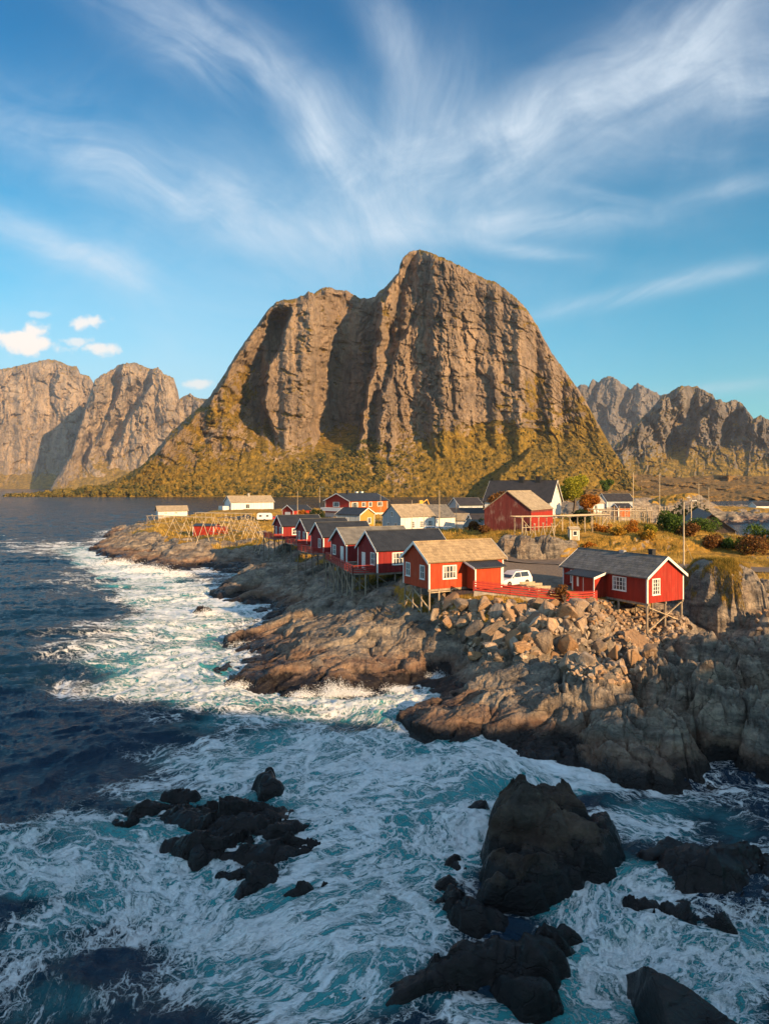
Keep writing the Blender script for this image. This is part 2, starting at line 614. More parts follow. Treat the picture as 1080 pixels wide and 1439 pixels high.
def mat_ground():
    m, t = new_mat('coast_ground')
    g = t.n('ShaderNodeNewGeometry')
    p = g.outputs['Position']
    z = t.n('ShaderNodeSeparateXYZ', ins={0: p}).outputs[2]
    c, r, h = rock_nodes(t, p, z)
    soil = t.attr('soil')
    gravel = t.attr('gravel')
    n1 = t.noise(p, .35, 6, .65)
    n2 = t.noise(p, 2.5, 6, .7)
    gr = t.ramp(t.m('ADD', t.m('MULTIPLY', n1, .7), t.m('MULTIPLY', n2, .3)), [(.34, (.07, .06, .013)), (.44, (.22, .13, .022)), (.54, (.40, .22, .032)), (.68, (.52, .31, .055))])
    gr = t.mix(t.ss(t.noise(p, .12, 4, .6), .56, .68, 0, .7), gr, (.06, .09, .02))
    nz = t.n('ShaderNodeSeparateXYZ', ins={0: g.outputs['Normal']}).outputs[2]
    flat = t.ss(nz, .62, .82)
    gm = t.m('MULTIPLY', t.ss(t.m('ADD', soil, t.m('MULTIPLY', t.m('SUBTRACT', n2, .5), .9)), .35, .6), flat)
    c = t.mix(gm, c, gr)
    gv = t.ramp(t.noise(p, 5, 5, .7), [(.3, (.13, .095, .07)), (.7, (.27, .20, .14))])
    c = t.mix(t.ss(t.m('ADD', gravel, t.m('MULTIPLY', t.m('SUBTRACT', n1, .5), .5)), .4, .6), c, gv)
    hh = t.m('ADD', t.m('MULTIPLY', h, t.m('SUBTRACT', 1.0, t.m('MAXIMUM', gm, gravel), clamp=True)), t.m('MULTIPLY', n2, t.m('MULTIPLY', gm, 1.1)))
    rr = t.mix(gm, t.combine(r, r, r), (.95, .95, .95))
    finish(t, c, rr, bump(t, hh, .24), .3)
    return m


def mat_mountain(name, tone=(1, 1, 1), vegc=((.085, .066, .015), (.23, .15, .026), (.40, .245, .04)), sc=.012, bumpd=14.0, vegk=1.0):
    m, t = new_mat(name)
    g = t.n('ShaderNodeNewGeometry')
    p = g.outputs['Position']
    pv = t.mapping(p, scale=(1, 1, .16))
    st = t.noise(pv, sc * 2.2, 8, .66, .4)
    bl = t.noise(p, sc * 1.2, 7, .65)
    fi = t.noise(t.mapping(p, scale=(1, 1, .35)), sc * 12, 6, .7)
    c = t.ramp(t.m('ADD', t.m('MULTIPLY', st, .65), t.m('MULTIPLY', bl, .35)), [(.33, (.11, .092, .08)), (.45, (.23, .185, .148)), (.56, (.35, .272, .20)), (.68, (.48, .36, .25))])
    c = t.vm('SCALE', c, t.ss(fi, .25, .75, .68, 1.28))
    stk = t.noise(t.mapping(p, scale=(1, 1, .07)), sc * 5, 7, .7)
    c = t.mix(t.ss(stk, .52, .66, 0, .6), c, (.10, .09, .085))
    c = t.mix(t.ss(t.noise(t.vm('ADD', p, (90, 40, 20)), sc * .9, 6, .65), .52, .66, 0, .5), c, (.42, .33, .24))
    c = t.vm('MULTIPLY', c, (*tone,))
    v = t.attr('veg')
    vn = t.noise(p, sc * 5, 8, .68)
    vm = t.ss(t.m('ADD', t.m('MULTIPLY', v, vegk), t.m('MULTIPLY', t.m('SUBTRACT', vn, .5), 2.4)), .38, .68)
    vc = t.ramp(t.noise(t.vm('ADD', p, (31, 7, 5)), sc * 7, 8, .72), [(.36, vegc[0]), (.5, vegc[1]), (.64, vegc[2])])
    c = t.mix(vm, c, vc)
    vo = t.n('ShaderNodeTexVoronoi', feature='DISTANCE_TO_EDGE', ins={'Vector': t.vm('ADD', t.mapping(p, scale=(1, 1, .3)), t.vm('SCALE', t.n('ShaderNodeTexNoise', ins={'Vector': p, 'Scale': sc * 3, 'Detail': 5}).outputs['Color'], 60)), 'Scale': sc * 2.5})
    crack = t.ss(vo.outputs['Distance'], 0.0, .05)
    h = t.m('ADD', t.m('ADD', t.m('MULTIPLY', st, 1.1), t.m('MULTIPLY', fi, .9)), t.m('MULTIPLY', crack, .10))
    finish(t, c, .92, bump(t, h, bumpd, .85), .15)
    return m


def mat_water():
    m, t = new_mat('sea_water')
    g = t.n('ShaderNodeNewGeometry')
    p = g.outputs['Position']
    foam = t.attr('foam')
    aer = t.attr('aer')
    fu, fv = t.attr('fu'), t.attr('fv')
    q = t.combine(fu, fv, 0.0)
    # domain warp so that the lace swirls
    w1 = t.n('ShaderNodeTexNoise', ins={'Vector': q, 'Scale': .45, 'Detail': 3}).outputs['Color']
    w2 = t.n('ShaderNodeTexNoise', ins={'Vector': q, 'Scale': 1.4, 'Detail': 6, 'Roughness': .68}).outputs['Color']
    qw = t.vm('ADD', t.vm('ADD', q, t.vm('SCALE', t.vm('SUBTRACT', w1, (.5, .5, .5)), 3.0)), t.vm('SCALE', t.vm('SUBTRACT', w2, (.5, .5, .5)), 1.5))

    body = t.noise(qw, .5, 8, .68)
    brk = t.noise(t.vm('ADD', qw, (40, 9, 0)), 2.3, 6, .7)
    big_ = t.noise(t.vm('ADD', q, (70, 30, 0)), .22, 5, .6)
    f_ = t.m('ADD', t.m('MULTIPLY', foam, .56), t.m('MULTIPLY', t.m('MULTIPLY', t.m('ADD', t.m('SUBTRACT', body, .5), t.m('MULTIPLY', t.m('SUBTRACT', big_, .47), 1.7)), 1.15), t.ss(foam, 0.0, .3)), clamp=True)

    def cells(scale, seed, k):
        """a lace of foam: thin walls between clear cells, closing up as the foam thickens"""
        vo = t.n('ShaderNodeTexVoronoi', feature='DISTANCE_TO_EDGE', voronoi_dimensions='2D', ins={'Vector': t.vm('ADD', qw, (seed, seed * 1.7, 0)), 'Scale': scale})
        wd = t.m('MULTIPLY', t.m('POWER', f_, 1.35), k)
        wd = t.m('MULTIPLY', wd, t.ss(brk, .3, .7, .35, 1.5))
        return t.m('MULTIPLY', t.ss(vo.outputs['Distance'], t.m('ADD', wd, .012), t.m('MULTIPLY', wd, .25)), t.ss(f_, .02, .28))
    c1, c2, c3 = cells(.48, 0.0, .42), cells(1.25, 13.0, .46), cells(3.3, 29.0, .55)
    mask = t.m('MAXIMUM', t.m('MULTIPLY', c1, .9), t.m('MAXIMUM', t.m('MULTIPLY', c2, .85), t.m('MULTIPLY', c3, t.ss(f_, .15, .55, .25, .85))))
    thick = t.ss(t.m('ADD', f_, t.m('MULTIPLY', t.m('SUBTRACT', brk, .5), .8)), .60, .92)
    mask = t.m('MAXIMUM', mask, thick)
    fine = t.noise(qw, 6.5, 6, .72)
    mask = t.m('MULTIPLY', mask, t.ss(fine, .20, .50, .62, 1.0), clamp=True)
    # water colour
    z = t.n('ShaderNodeSeparateXYZ', ins={0: p}).outputs[2]
    an = t.ss(t.m('ADD', t.m('MULTIPLY', aer, 1.15), t.m('MULTIPLY', t.m('SUBTRACT', t.noise(q, .3, 5, .6), .5), .9)), .25, .95)
    wc = t.ramp(an, [(0.0, (.003, .020, .044)), (.35, (.003, .026, .042)), (.65, (.010, .095, .115)), (1.0, (.035, .26, .28))])
    fc = t.mix(t.ss(body, .3, .7), (.84, .90, .93), (.95, .96, .96))
    col = t.mix(mask, wc, fc)
    # ripples
    yd = t.n('ShaderNodeSeparateXYZ', ins={0: p}).outputs[1]
    far = t.ss(yd, 60, 900)
    r1 = t.noise(t.mapping(p, scale=(.55, 1.0, 1)), 1.5, 8, .66)
    r2 = t.noise(t.mapping(p, scale=(.45, 1.0, 1)), .10, 9, .7)
    h = t.m('ADD', t.m('MULTIPLY', r1, .30), t.m('MULTIPLY', r2, t.m('ADD', .3, t.m('MULTIPLY', far, 3.0))))
    h = t.m('ADD', h, t.m('MULTIPLY', t.m('ADD', mask, t.m('MULTIPLY', fine, mask)), .10))
    nrm = bump(t, h, .8)
    rough = t.mix(mask, (.12, .12, .12), (.8, .8, .8))
    finish(t, col, rough, nrm, t.ss(yd, 40, 250, .32, .08), {'IOR': 1.33})
    return m


MW_RED = mat_boards('red_boards', (.36, .026, .012), dirt=.45, fade=(.30, .07, .045))
MW_REDSUN = mat_boards('sunlit_red_boards', (.46, .055, .012), dirt=.45, fade=(.40, .12, .06))  # cabin red with the warm sunlight put into its colour
MW_REDSHADE = mat_boards('shaded_red_boards', (.25, .013, .013), dirt=.5, fade=(.22, .05, .04))  # the same red, darkened to carry the shade on the row
MW_BARN = mat_boards('weathered_barn_boards', (.19, .036, .03), dirt=.8, fade=(.36, .25, .2))
MW_WHITE = mat_boards('white_boards', (.78, .76, .72), dirt=.15)
MW_GREY = mat_boards('grey_boards', (.42, .47, .50), dirt=.2)
MW_OCHRE = mat_boards('ochre_boards', (.52, .30, .06), dirt=.2)
MW_ORANGE = mat_boards('orange_boards', (.62, .13, .02), dirt=.2)
MW_FENCE = mat_plain('fence_red_paint', (.36, .03, .02), .6)
M_TRIM = mat_plain('white_trim', (.78, .76, .71), .5, var=.06)
M_GLASS = mat_plain('window_glass', (.035, .045, .055), .12, spec=.8, var=.4, scale=1.3)
M_SLATE = mat_shingle('grey_slate', (.125, .12, .115), (.19, .175, .16), lichen=(.22, .19, .13), w=.42, h=.30)
M_SHAKE = mat_shingle('lichen_shakes', (.44, .32, .18), (.33, .24, .14), lichen=(.52, .39, .22), w=.2, h=.34)
M_TANROOF = mat_shingle('tan_roof', (.38, .30, .20), (.33, .26, .17), lichen=(.42, .34, .24), w=.6, h=.4)
M_BLACK = mat_profile_roof('black_ribbed_roof', (.022, .024, .028))
M_DARKROOF = mat_profile_roof('dark_brown_roof', (.035, .03, .028))
M_GREYROOF = mat_profile_roof('weathered_grey_roof', (.15, .14, .12))
M_WOOD = mat_wood('weathered_timber', (.33, .27, .20))
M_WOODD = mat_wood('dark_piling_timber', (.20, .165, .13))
M_WOODL = mat_wood('pale_timber', (.50, .40, .27))
M_CONC = mat_plain('concrete', (.34, .30, .25), .9, var=.2, scale=1.5)
M_METAL = mat_plain('galvanised_metal', (.45, .45, .44), .4, .6)
M_CHIM = mat_plain('black_chimney', (.02, .02, .02), .6)
M_ASPH = mat_plain('asphalt', (.14, .105, .08), .9, var=.3, scale=1.2)
M_CARW = mat_plain('white_car_paint', (.74, .75, .76), .18, var=.02, spec=.6)
M_CARR = mat_plain('red_car_paint', (.42, .03, .02), .2, var=.02, spec=.6)
M_CARK = mat_plain('dark_car_paint', (.02, .022, .028), .2, var=.02, spec=.6)
M_TYRE = mat_plain('tyre_rubber', (.02, .02, .02), .8)
M_RIM = mat_plain('alloy_rim', (.4, .4, .4), .3, .8)
M_LAMP = mat_plain('lamp_lens', (.6, .55, .5), .2)
M_RLAMP = mat_plain('rear_lamp_lens', (.35, .02, .02), .2)
M_YEL = mat_plain('yellow_paint', (.62, .32, .02), .5)
M_ROCK = mat_rock('shore_rock', tide=1.2)
M_SKERRY = mat_rock('wet_skerry_rock', tide=1.7, tone=.24, warm=.0, rust_=.12, amp=.13, spec_=.2)
M_SKERRYD = mat_rock('soaked_skerry_rock', tide=5.0, tone=.2, warm=.2, rust_=.3, amp=.09, spec_=.2)
M_BOULDER = mat_rock('quarried_boulder', tide=0.2, tone=1.25, warm=.9, local=True, amp=.12)
M_GROUND = mat_ground()
M_MTN = mat_mountain('mountain_gneiss', (1.08, 1.0, .93))
M_MTNSHADE = mat_mountain('shaded_far_gneiss', (.62, .68, .78), sc=.006, bumpd=16, vegk=.7)  # shade of the right-hand ranges put into a darker, bluer rock tone
M_MTNF = mat_mountain('far_mountain_gneiss', (.98, .96, .92), sc=.006, bumpd=10, vegk=.8)
M_MOOR = mat_mountain('moor', (1.0, .88, .75), vegc=((.07, .05, .02), (.22, .13, .04), (.36, .21, .06)), sc=.03, bumpd=3, vegk=1.6)
M_WATER = mat_water()


# ------------------------------------------------------------------ the shape of the coast
def _c(px, py):                       # a point of the water's edge
    Y = HC * FP / (py - HY)
    return ((px - 540) / FP * Y, Y, 0.0)


def _k(px, py, Y):
    v = at(px, py, Y)
    return tuple(v)


CTRL = [_c(*p) for p in [(145, 776), (165, 790), (200, 797), (250, 803), (300, 803), (350, 797), (335, 815), (303, 833), (330, 846), (372, 852), (365, 870),
        (340, 888), (328, 905), (312, 935), (330, 960), (420, 972), (500, 972), (560, 962), (612, 950), (642, 948), (600, 987), (570, 1005), (600, 1027),
        (650, 1042), (740, 1047), (760, 1072), (850, 1088), (920, 1105), (960, 1092), (1000, 1095), (1040, 1108), (1085, 1118)]]
def _kz(px, py, z):                   # a point of the ground whose height is known
    Y = (HC - z) * FP / (py - HY)
    return ((px - 540) / FP * Y, Y, z)


CTRL += [_k(px, py, Y * .85) for px, py, Y in [(200, 745, 230), (240, 735, 260), (180, 768, 205), (260, 770, 190), (300, 768, 185), (235, 727, 292), (290, 747, 230), (350, 768, 182), (340, 743, 240),
                                                (310, 717, 360), (375, 728, 280), (425, 728, 275), (395, 752, 200)]]
CTRL += [_kz(*p) for p in [(397, 796, 2.6), (430, 815, 2.6), (350, 800, 2.5), (330, 815, 1.9), (420, 850, 1.3), (375, 832, .9), (378, 793, 2.0),
        (400, 905, 1.2), (350, 912, .3), (450, 870, 2.2), (400, 862, 1.8), (380, 882, .9), (450, 838, 3.0), (480, 852, 3.4), (540, 852, 4.4), (590, 866, 4.2), (500, 895, 2.3), (560, 905, 1.9),
        (615, 890, 3.3), (630, 918, 1.6), (450, 928, .8), (375, 930, .3), (520, 940, .8), (585, 935, 1.1), (640, 935, 1.2), (560, 878, 3.4), (500, 840, 4.0), (532, 833, 4.7),
        (602, 868, 4.2), (640, 847, 6.0), (700, 845, 6.3), (660, 880, 4.4), (760, 865, 5.2), (800, 858, 5.7), (850, 862, 4.7), (900, 900, 2.2), (844, 841, 5.6),
        (720, 900, 3.9), (800, 895, 4.3), (850, 920, 2.9), (880, 950, 2.0), (760, 935, 3.0), (700, 935, 2.6), (640, 908, 2.6), (665, 940, 1.8), (680, 975, 1.3), (620, 992, .6), (650, 970, 1.1),
        (760, 975, 2.2), (820, 1000, 1.9), (700, 1008, .8), (740, 1012, .9), (790, 1035, 1.0), (880, 1020, 1.9), (850, 1055, .9), (930, 1000, 2.6), (960, 1050, 1.6), (1020, 1040, 2.2), (1060, 1000, 3.2),
        (1000, 960, 3.5), (940, 950, 2.9), (940, 905, 3.0), (900, 915, 2.4), (1000, 915, 3.2), (1060, 940, 3.0), (1075, 897, 3.4), (1078, 852, 5.2), (1000, 897, 2.0), (950, 872, 3.6), (1085, 1040, 2.0)]]
CTRL += [_k(*p) for p in [(956, 873, 69), (883, 870, 70), (760, 752, 108), (720, 768, 106), (720, 784, 98), (800, 752, 109), (850, 748, 111), (905, 738, 117), (850, 775, 102), (780, 779, 101), (950, 742, 120),
        (1000, 780, 104), (700, 750, 118), (760, 748, 117), (800, 742, 126), (870, 736, 130)]]
# open sea bed
CTRL += [(x * .85, y * .85, z) for x, y, z in [(-105, 205, -3.5), (-80, 162, -3.5), (-52, 148, -3.5), (-36, 150, -2.2), (-40, 130, -3.5), (-30, 104, -3), (-27, 90, -3), (-28, 72, -3), (-20, 60, -3), (-8, 60, -3),
         (2, 64, -2.2), (-4, 52, -3.2), (3, 48, -3.2), (12, 42, -3.2), (20, 38, -3.5), (30, 34, -3.5), (45, 28, -3), (60, 24, -2)]]
# ground that the cabins hide
CTRL += [(34, 69.5, 1.3), (37.5, 66, 1.5), (33, 65.5, 1.7), (41, 70, 2.6), (25.2, 66.2, 1.7), (24.2, 64.6, 1.9), (-17, 140, 6.3), (-21, 137, 4.0), (-9, 128, 6.5), (-13, 119, 4.2), (-3, 108, 6.6), (-7, 102, 4.8), (4, 94, 6.7), (0, 90, 6.2), (4, 80, 6.6), (7, 74, 6.9), (12, 71.5, 6.7), (9, 67.5, 6.6), (14, 68, 6.4), (16, 67, 6.1),
         (19, 69, 5.9), (14, 80, 6.5), (21, 74, 5.9), (20, 71.5, 5.7), (22, 85, 6.3), (30, 93, 6.2), (4, 108, 6.4), (60, 88, 6.2), (45, 86, 6.2), (34, 84, 6.2), (46, 72, 5.5), (50, 56, 5.5), (45, 44, 3), (70, 60, 6), (60, 40, 1)]
CTRL += [(x * .85, y * .85, z * .85) for x, y, z in [(-50, 300, 7.5), (-20, 260, 7.8), (0, 200, 8.0), (20, 180, 8.2), (40, 160, 9.5), (50, 200, 9.0), (60, 250, 9.0), (0, 300, 8.0), (-90, 362, 7.4), (-60, 430, 3), (0, 450, 4),
         (80, 500, 5), (90, 300, 7), (-102, 420, -3), (-128, 350, -3), (-122, 280, -3), (-108, 240, -3), (-114, 310, 1.5), (-118, 372, 1.0), (-60, 490, -3), (40, 570, -3), (150, 620, -3), (90, 150, 6), (97, 189, 5), (80, 200, 5.5),
         (110, 210, 3.0), (118, 232, 1.0), (130, 255, -2.5), (150, 290, -3), (175, 330, -3), (170, 262, -3), (122, 285, 2), (135, 340, 2.2), (160, 395, 2.4), (200, 430, 2.5), (190, 240, 0), (120, 170, 5), (120, 120, 8),
         (230, 420, 1), (110, 400, 6), (160, 470, 6), (240, 500, 6)]]
CTRL = np.array(CTRL)


def _rbf():
    P = CTRL[:, :2]
    d = np.sqrt(((P[:, None] - P[None]) ** 2).sum(-1) + 1.0)
    n = len(P)
    K = np.zeros((n + 1, n + 1))
    K[:n, :n] = -d + np.eye(n) * .6
    K[:n, n] = 1
    K[n, :n] = 1
    return np.linalg.solve(K, np.append(CTRL[:, 2], 0.0))


_w = _rbf()


def base_h(x, y):
    x, y = np.asarray(x, float), np.asarray(y, float)
    xs, ys = x.reshape(-1).astype(np.float32), y.reshape(-1).astype(np.float32)
    out = np.full(xs.shape, _w[-1], np.float32)
    for (cx, cy, _), w in zip(CTRL, _w[:-1]):
        dx, dy = xs - np.float32(cx), ys - np.float32(cy)
        out -= np.float32(w) * np.sqrt(dx * dx + dy * dy + np.float32(1.0))
    out = out.astype(float).reshape(x.shape)
    # far beyond the coast everything is sea bed
    out = np.where((y > 640) | (y < 12), -4.0, out)
    return out


def rock_detail(x, y, amp=1.0, rot=.5, seed=0):
    """blocky, jointed rock relief: tilted facets at several scales with cracks between them, rounded by ice"""
    c, s = math.cos(rot), math.sin(rot)
    wx = fbm(x * .22, y * .22, 4, 40 + seed) * 1.6
    wy = fbm(x * .22 + 9, y * .22, 4, 50 + seed) * 1.6
    u, v = (x + wx) * c + (y + wy) * s, -(x + wx) * s + (y + wy) * c
    h = fbm(u * .10, v * .17, 3, 60 + seed) * .9
    for sc, st, a, sd in ((8.5, .45, .58, 1), (3.1, .5, .30, 5), (1.2, .6, .12, 9), (.5, .7, .04, 13)):
        ox, oy, r1, r2, r3, e = vor(u / sc * st, v / sc, 100 * sd + seed)
        dome = 1 - np.clip((ox * ox + oy * oy) * 1.1, 0, 1)
        h = h + a * ((r3 - .5) * .9 + (r1 - .5) * ox * 1.7 + (r2 - .5) * oy * 1.7 + dome * .55 - .75 * (1 - sst(e, 0, .13)))
    h = h + ridged(u * .8, v * 1.7, 4, 70 + seed) * .13
    return h * amp


ROAD = [(110, 80), (75, 84), (52, 87), (38, 90), (27, 96), (16, 100), (6, 110), (2, 125), (6, 142), (12, 155), (10, 185), (-6, 210), (-30, 228), (-55, 238)]


def dist_poly(x, y, pts):
    d = np.full(np.shape(x), 1e9)
    for (x0, y0), (x1, y1) in zip(pts[:-1], pts[1:]):
        dx, dy = x1 - x0, y1 - y0
        t_ = np.clip(((x - x0) * dx + (y - y0) * dy) / (dx * dx + dy * dy), 0, 1)
        d = np.minimum(d, np.hypot(x - x0 - t_ * dx, y - y0 - t_ * dy))
    return d


def soil_of(x, y, z):
    th = np.interp(y, [50, 64, 85, 128, 160, 200, 280], [6.6, 5.4, 5.2, 4.9, 3.8, 3.5, 2.6])
    s_ = sst(z + fbm(x * .12, y * .12, 4, 300) * 1.6, th - .8, th + .8)
    yard = sst(dist_poly(x, y, [(10, 76), (20, 84), (24, 92)]), 12, 7)
    return s_, yard


def ground_h(x, y, full=False):
    b = base_h(x, y)
    s_, yard = soil_of(x, y, b)
    mound = sst(b, 6.7, 7.3) * sst(y, 94, 98) * (1 - sst(b, 8.6, 9.4))
    rk = np.clip(1 - .88 * s_ + .45 * mound, .06, 1)
    far = np.interp(y, [40, 120, 200, 400], [1, 1.1, 1.4, 1.6])
    h = b - .25 * rk + rock_detail(x, y) * rk * far * np.where(b < -.5, .6, 1.0)
    kb = sst(x + fbm(x * .1, y * .1, 2, 321) * 4, 14, 20) * sst(y, 64, 57) * sst(b, -.2, 1.0)
    kb = np.maximum(kb, .45 * sst(y, 64, 57) * sst(x, 9, 14) * sst(b, .3, 1.5))
    if np.any(kb > 0):
        for sc_, a_, st_ in ((4.2, 1.9, .75), (1.9, .85, .8), (.9, .3, .8)):
            wx_, wy_ = x + fbm(x * .3, y * .3, 3, 322) * .8, y + fbm(x * .3 + 3, y * .3, 3, 323) * .8
            ox, oy, r1, r2, r3, e = vor((wx_ * .9 + wy_ * .4) / sc_, (wy_ * .9 - wx_ * .4) / sc_ * st_, 330 + int(sc_ * 10))
            h = h - kb * a_ * .22 + kb * a_ * ((r3 - .5) * 1.2 + .9 * (1 - np.clip((ox * ox + oy * oy) * 2.2, 0, 1)) - .35 - .9 * (1 - sst(e, 0, .16)) + (r1 - .5) * ox + (r2 - .5) * oy)
    h = h + fbm(x * .35, y * .35, 4, 310) * .22 * s_
    # under the boulder slope the bedrock stays smooth, the yard and the road are levelled
    rd = dist_poly(x, y, ROAD)
    k = sst(rd, 5.5, 3.0)
    h = h * (1 - k) + (b * .35 + .65 * np.clip(b, 5.9, 6.6)) * k
    ky = yard * sst(b, 5.6, 6.1)
    h = h * (1 - ky) + np.interp(x, [6, 20], [6.75, 6.2]) * ky
    if full:
        return h, b, s_, rd, ky
    return h


# ---- the land in view: a fan-shaped sheet, finer towards the camera
rows = np.exp(np.linspace(math.log(37.0), math.log(640.0), 1150))
cols = np.linspace(-.66, .80, 1150)
GY, GC = np.meshgrid(rows, cols, indexing='ij')
GX = GC * GY
GH, GB, GS, GR, GYD = ground_h(GX, GY, True)
grav = np.clip(sst(GYD, .2, .7) + sst(GR, 4.2, 3.2) * .6, 0, 1)
ground = grid_mesh('ground', GX, GY, GH, M_GROUND, {'soil': GS, 'gravel': grav}, keep=GH > -2.6)
tag(ground, 'bare coastal rock and golden grass headland carrying the village', 'ground', kind='structure')

# ---- asphalt road laid 4 cm above the ground
def strip(name, pts, w, mat, dz=.07):
    P = [Vector((p[0], p[1], 0)) for p in pts]
    fine = []
    for a, b in zip(P[:-1], P[1:]):
        n_ = max(2, int((b - a).length / 1.2))
        fine += [a.lerp(b, k / n_) for k in range(n_)]
    for _ in range(6):
        fine = [fine[0]] + [(fine[i - 1] + fine[i] * 2 + fine[i + 1]) / 4 for i in range(1, len(fine) - 1)] + [fine[-1]]
    L, K = len(fine), 7
    X, Y = np.zeros((L, K)), np.zeros((L, K))
    for i, p in enumerate(fine):
        d = (fine[min(i + 1, L - 1)] - fine[max(i - 1, 0)]).normalized()
        s_ = Vector((d.y, -d.x, 0))
        for k in range(K):
            q = p + s_ * w * (k / (K - 1) - .5)
            X[i, k], Y[i, k] = q.x, q.y
    Z = ground_h(X, Y)
    Z = np.maximum(Z, Z.mean(1, keepdims=True)) + dz
    return grid_mesh(name, X, Y, Z, mat)


tag(strip('road', ROAD, 5.2, M_ASPH), 'narrow worn asphalt road winding behind the red cabins', 'road', kind='structure')


# ------------------------------------------------------------------ skerries: each wave-washed rock is a thing of its own
def skerry(name, label, group, lumps, mat, res=.085, det=.55, rot=.5, seed=0, cat='rock', floor=-1.6, base=0.0):
    """lumps: (px, py of the centre at water level, rx, ry in m, turn, height)"""
    L = []
    for (px, py, rx, ry, ro, h) in lumps:
        x, y, _ = _c(px, py)
        L.append((x, y, rx * .85, ry * .85, math.radians(ro), h * .85))
    x0 = min(l[0] - max(l[2], l[3]) * 1.5 for l in L)
    x1 = max(l[0] + max(l[2], l[3]) * 1.5 for l in L)
    y0 = min(l[1] - max(l[2], l[3]) * 1.5 for l in L)
    y1 = max(l[1] + max(l[2], l[3]) * 1.5 for l in L)
    nx, ny = int((x1 - x0) / res), int((y1 - y0) / res)
    X, Y = np.meshgrid(np.linspace(x0, x1, nx), np.linspace(y0, y1, ny))
    wx, wy = X + fbm(X * .3, Y * .3, 4, seed) * .9, Y + fbm(X * .3 + 5, Y * .3, 4, seed + 9) * .9
    H = np.full(X.shape, -2.4)
    for (x, y, rx, ry, ro, h) in L:
        c, s = math.cos(ro), math.sin(ro)
        u, v = ((wx - x) * c + (wy - y) * s) / rx, (-(wx - x) * s + (wy - y) * c) / ry
        r = np.sqrt(u * u + v * v)
        d = (h + 2.2) * (1 - np.clip(r / 1.35, 0, 1) ** 2.6) - 2.2
        k = .35
        H = np.where(H > d, H, d) + k * np.exp(-np.abs(H - d) / k) * .35 * (d > -2.0)
    sl_ = fbm(X * .35 + seed, Y * .35, 3, seed + 50) * .6
    fr = 0
    for sc_, a_ in ((1.7, .34), (.75, .17), (.33, .07)):
        ox, oy, r1, r2, r3, e_ = vor((X * .8 + Y * .6 + sl_) / sc_ * .55, (Y * .8 - X * .6 + sl_) / sc_, seed + int(sc_ * 10))
        fr = fr + a_ * ((r3 - .5) * 1.1 + (r1 - .5) * ox * 2.2 + (r2 - .5) * oy * 2.2)
    H = H + (rock_detail(X, Y, det * .8, rot, seed) + fr * (.5 + det)) * sst(H, -2.3, -.8)
    cx, cy = np.mean([l[0] for l in L]), np.mean([l[1] for l in L])
    o = grid_mesh(name, X - cx, Y - cy, H + base, mat, keep=H > floor)
    o.location = (cx, cy, 0)
    tag(o, label, cat, group)
    return L


SK = []
g_ = 'wave-washed rocks off the shore'
SK += skerry('sea_rock', 'tallest dark domed rock standing in the surf, brown cracked top', g_,
             [(792, 1212, 3.2, 2.7, 10, 2.25), (738, 1195, 2.3, 2.7, 20, 2.9), (770, 1165, 2.2, 1.8, 0, 2.3), (842, 1190, 1.9, 2.0, 15, 1.5), (735, 1245, 1.8, 1.8, 0, 1.35), (722, 1275, 1.7, 1.1, 0, .95)], M_SKERRY, det=.5, seed=3, res=.07)
SK += skerry('sea_rock', 'rounded black rock wedged between the domed rock and the long low one', g_,
             [(668, 1298, 1.5, 1.1, 10, .9)], M_SKERRYD, det=.3, seed=5)
SK += skerry('sea_rock', 'long low black rock sloping into the surf at the bottom centre', g_,
             [(735, 1345, 2.4, 1.5, 10, 1.3), (665, 1368, 2.4, 1.2, 12, .95), (590, 1392, 2.4, 1.05, 14, .7), (535, 1412, 1.8, .8, 12, .4), (740, 1400, 1.3, 1.7, 80, .75), (790, 1325, .8, 1.0, 0, .8)], M_SKERRYD, det=.34, seed=7, res=.06)
SK += skerry('sea_rock', 'low black rock veined with white water at the right edge of the bay', g_,
             [(1000, 1238, 3.2, 2.2, 5, 1.15), (935, 1275, 2.3, 1.6, 20, .85), (1060, 1230, 3.0, 2.0, 0, .8), (985, 1290, 1.9, 1.2, 10, .45), (1070, 1265, 1.6, 1.2, 0, .4)], M_SKERRYD, det=.5, seed=9, res=.07)
SK += skerry('sea_rock', 'small smooth black rock beside a channel of white water', g_,
             [(932, 1208, 1.7, .9, 25, .6)], M_SKERRYD, det=.25, seed=11)
SK += skerry('sea_rock', 'broad flat dark rock shelf awash in foam on the left', g_,
             [(330, 1150, 4.6, 1.9, 3, .38), (295, 1195, 2.9, 1.7, 8, .62), (385, 1192, 3.0, 1.7, 0, .62), (335, 1165, 2.6, 1.4, 0, .55), (355, 1225, 1.9, 1.9, 80, .45), (410, 1158, 2.2, 1.3, 0, .55), (250, 1190, 1.2, 1.0, 0, .45), (340, 1255, 1.3, 1.1, 60, .3)], M_SKERRYD, det=.62, seed=15, res=.07)
SK += skerry('sea_rock', 'low half-submerged rock trailing off to the left of the flat shelf', g_,
             [(225, 1133, 2.4, 1.0, 12, .35), (185, 1148, 1.6, .6, 15, .2), (250, 1120, 1.2, .6, 0, .3)], M_SKERRYD, det=.45, seed=17)
SK += skerry('sea_rock', 'small rounded dark rock rising alone above the flat shelf', g_,
             [(388, 1102, 1.3, .8, 0, .42)], M_SKERRYD, det=.2, seed=19)
SK += skerry('sea_rock', 'tiny dark rock poking through foam behind the rounded one', g_,
             [(370, 1084, .9, .5, 0, .2)], M_SKERRYD, det=.15, seed=20)
SK += skerry('sea_rock', 'small dark rock in swirling foam right of the flat shelf', g_,
             [(425, 1258, .9, .6, 0, .28), (450, 1262, .7, .35, 0, .12)], M_SKERRYD, det=.22, seed=23)
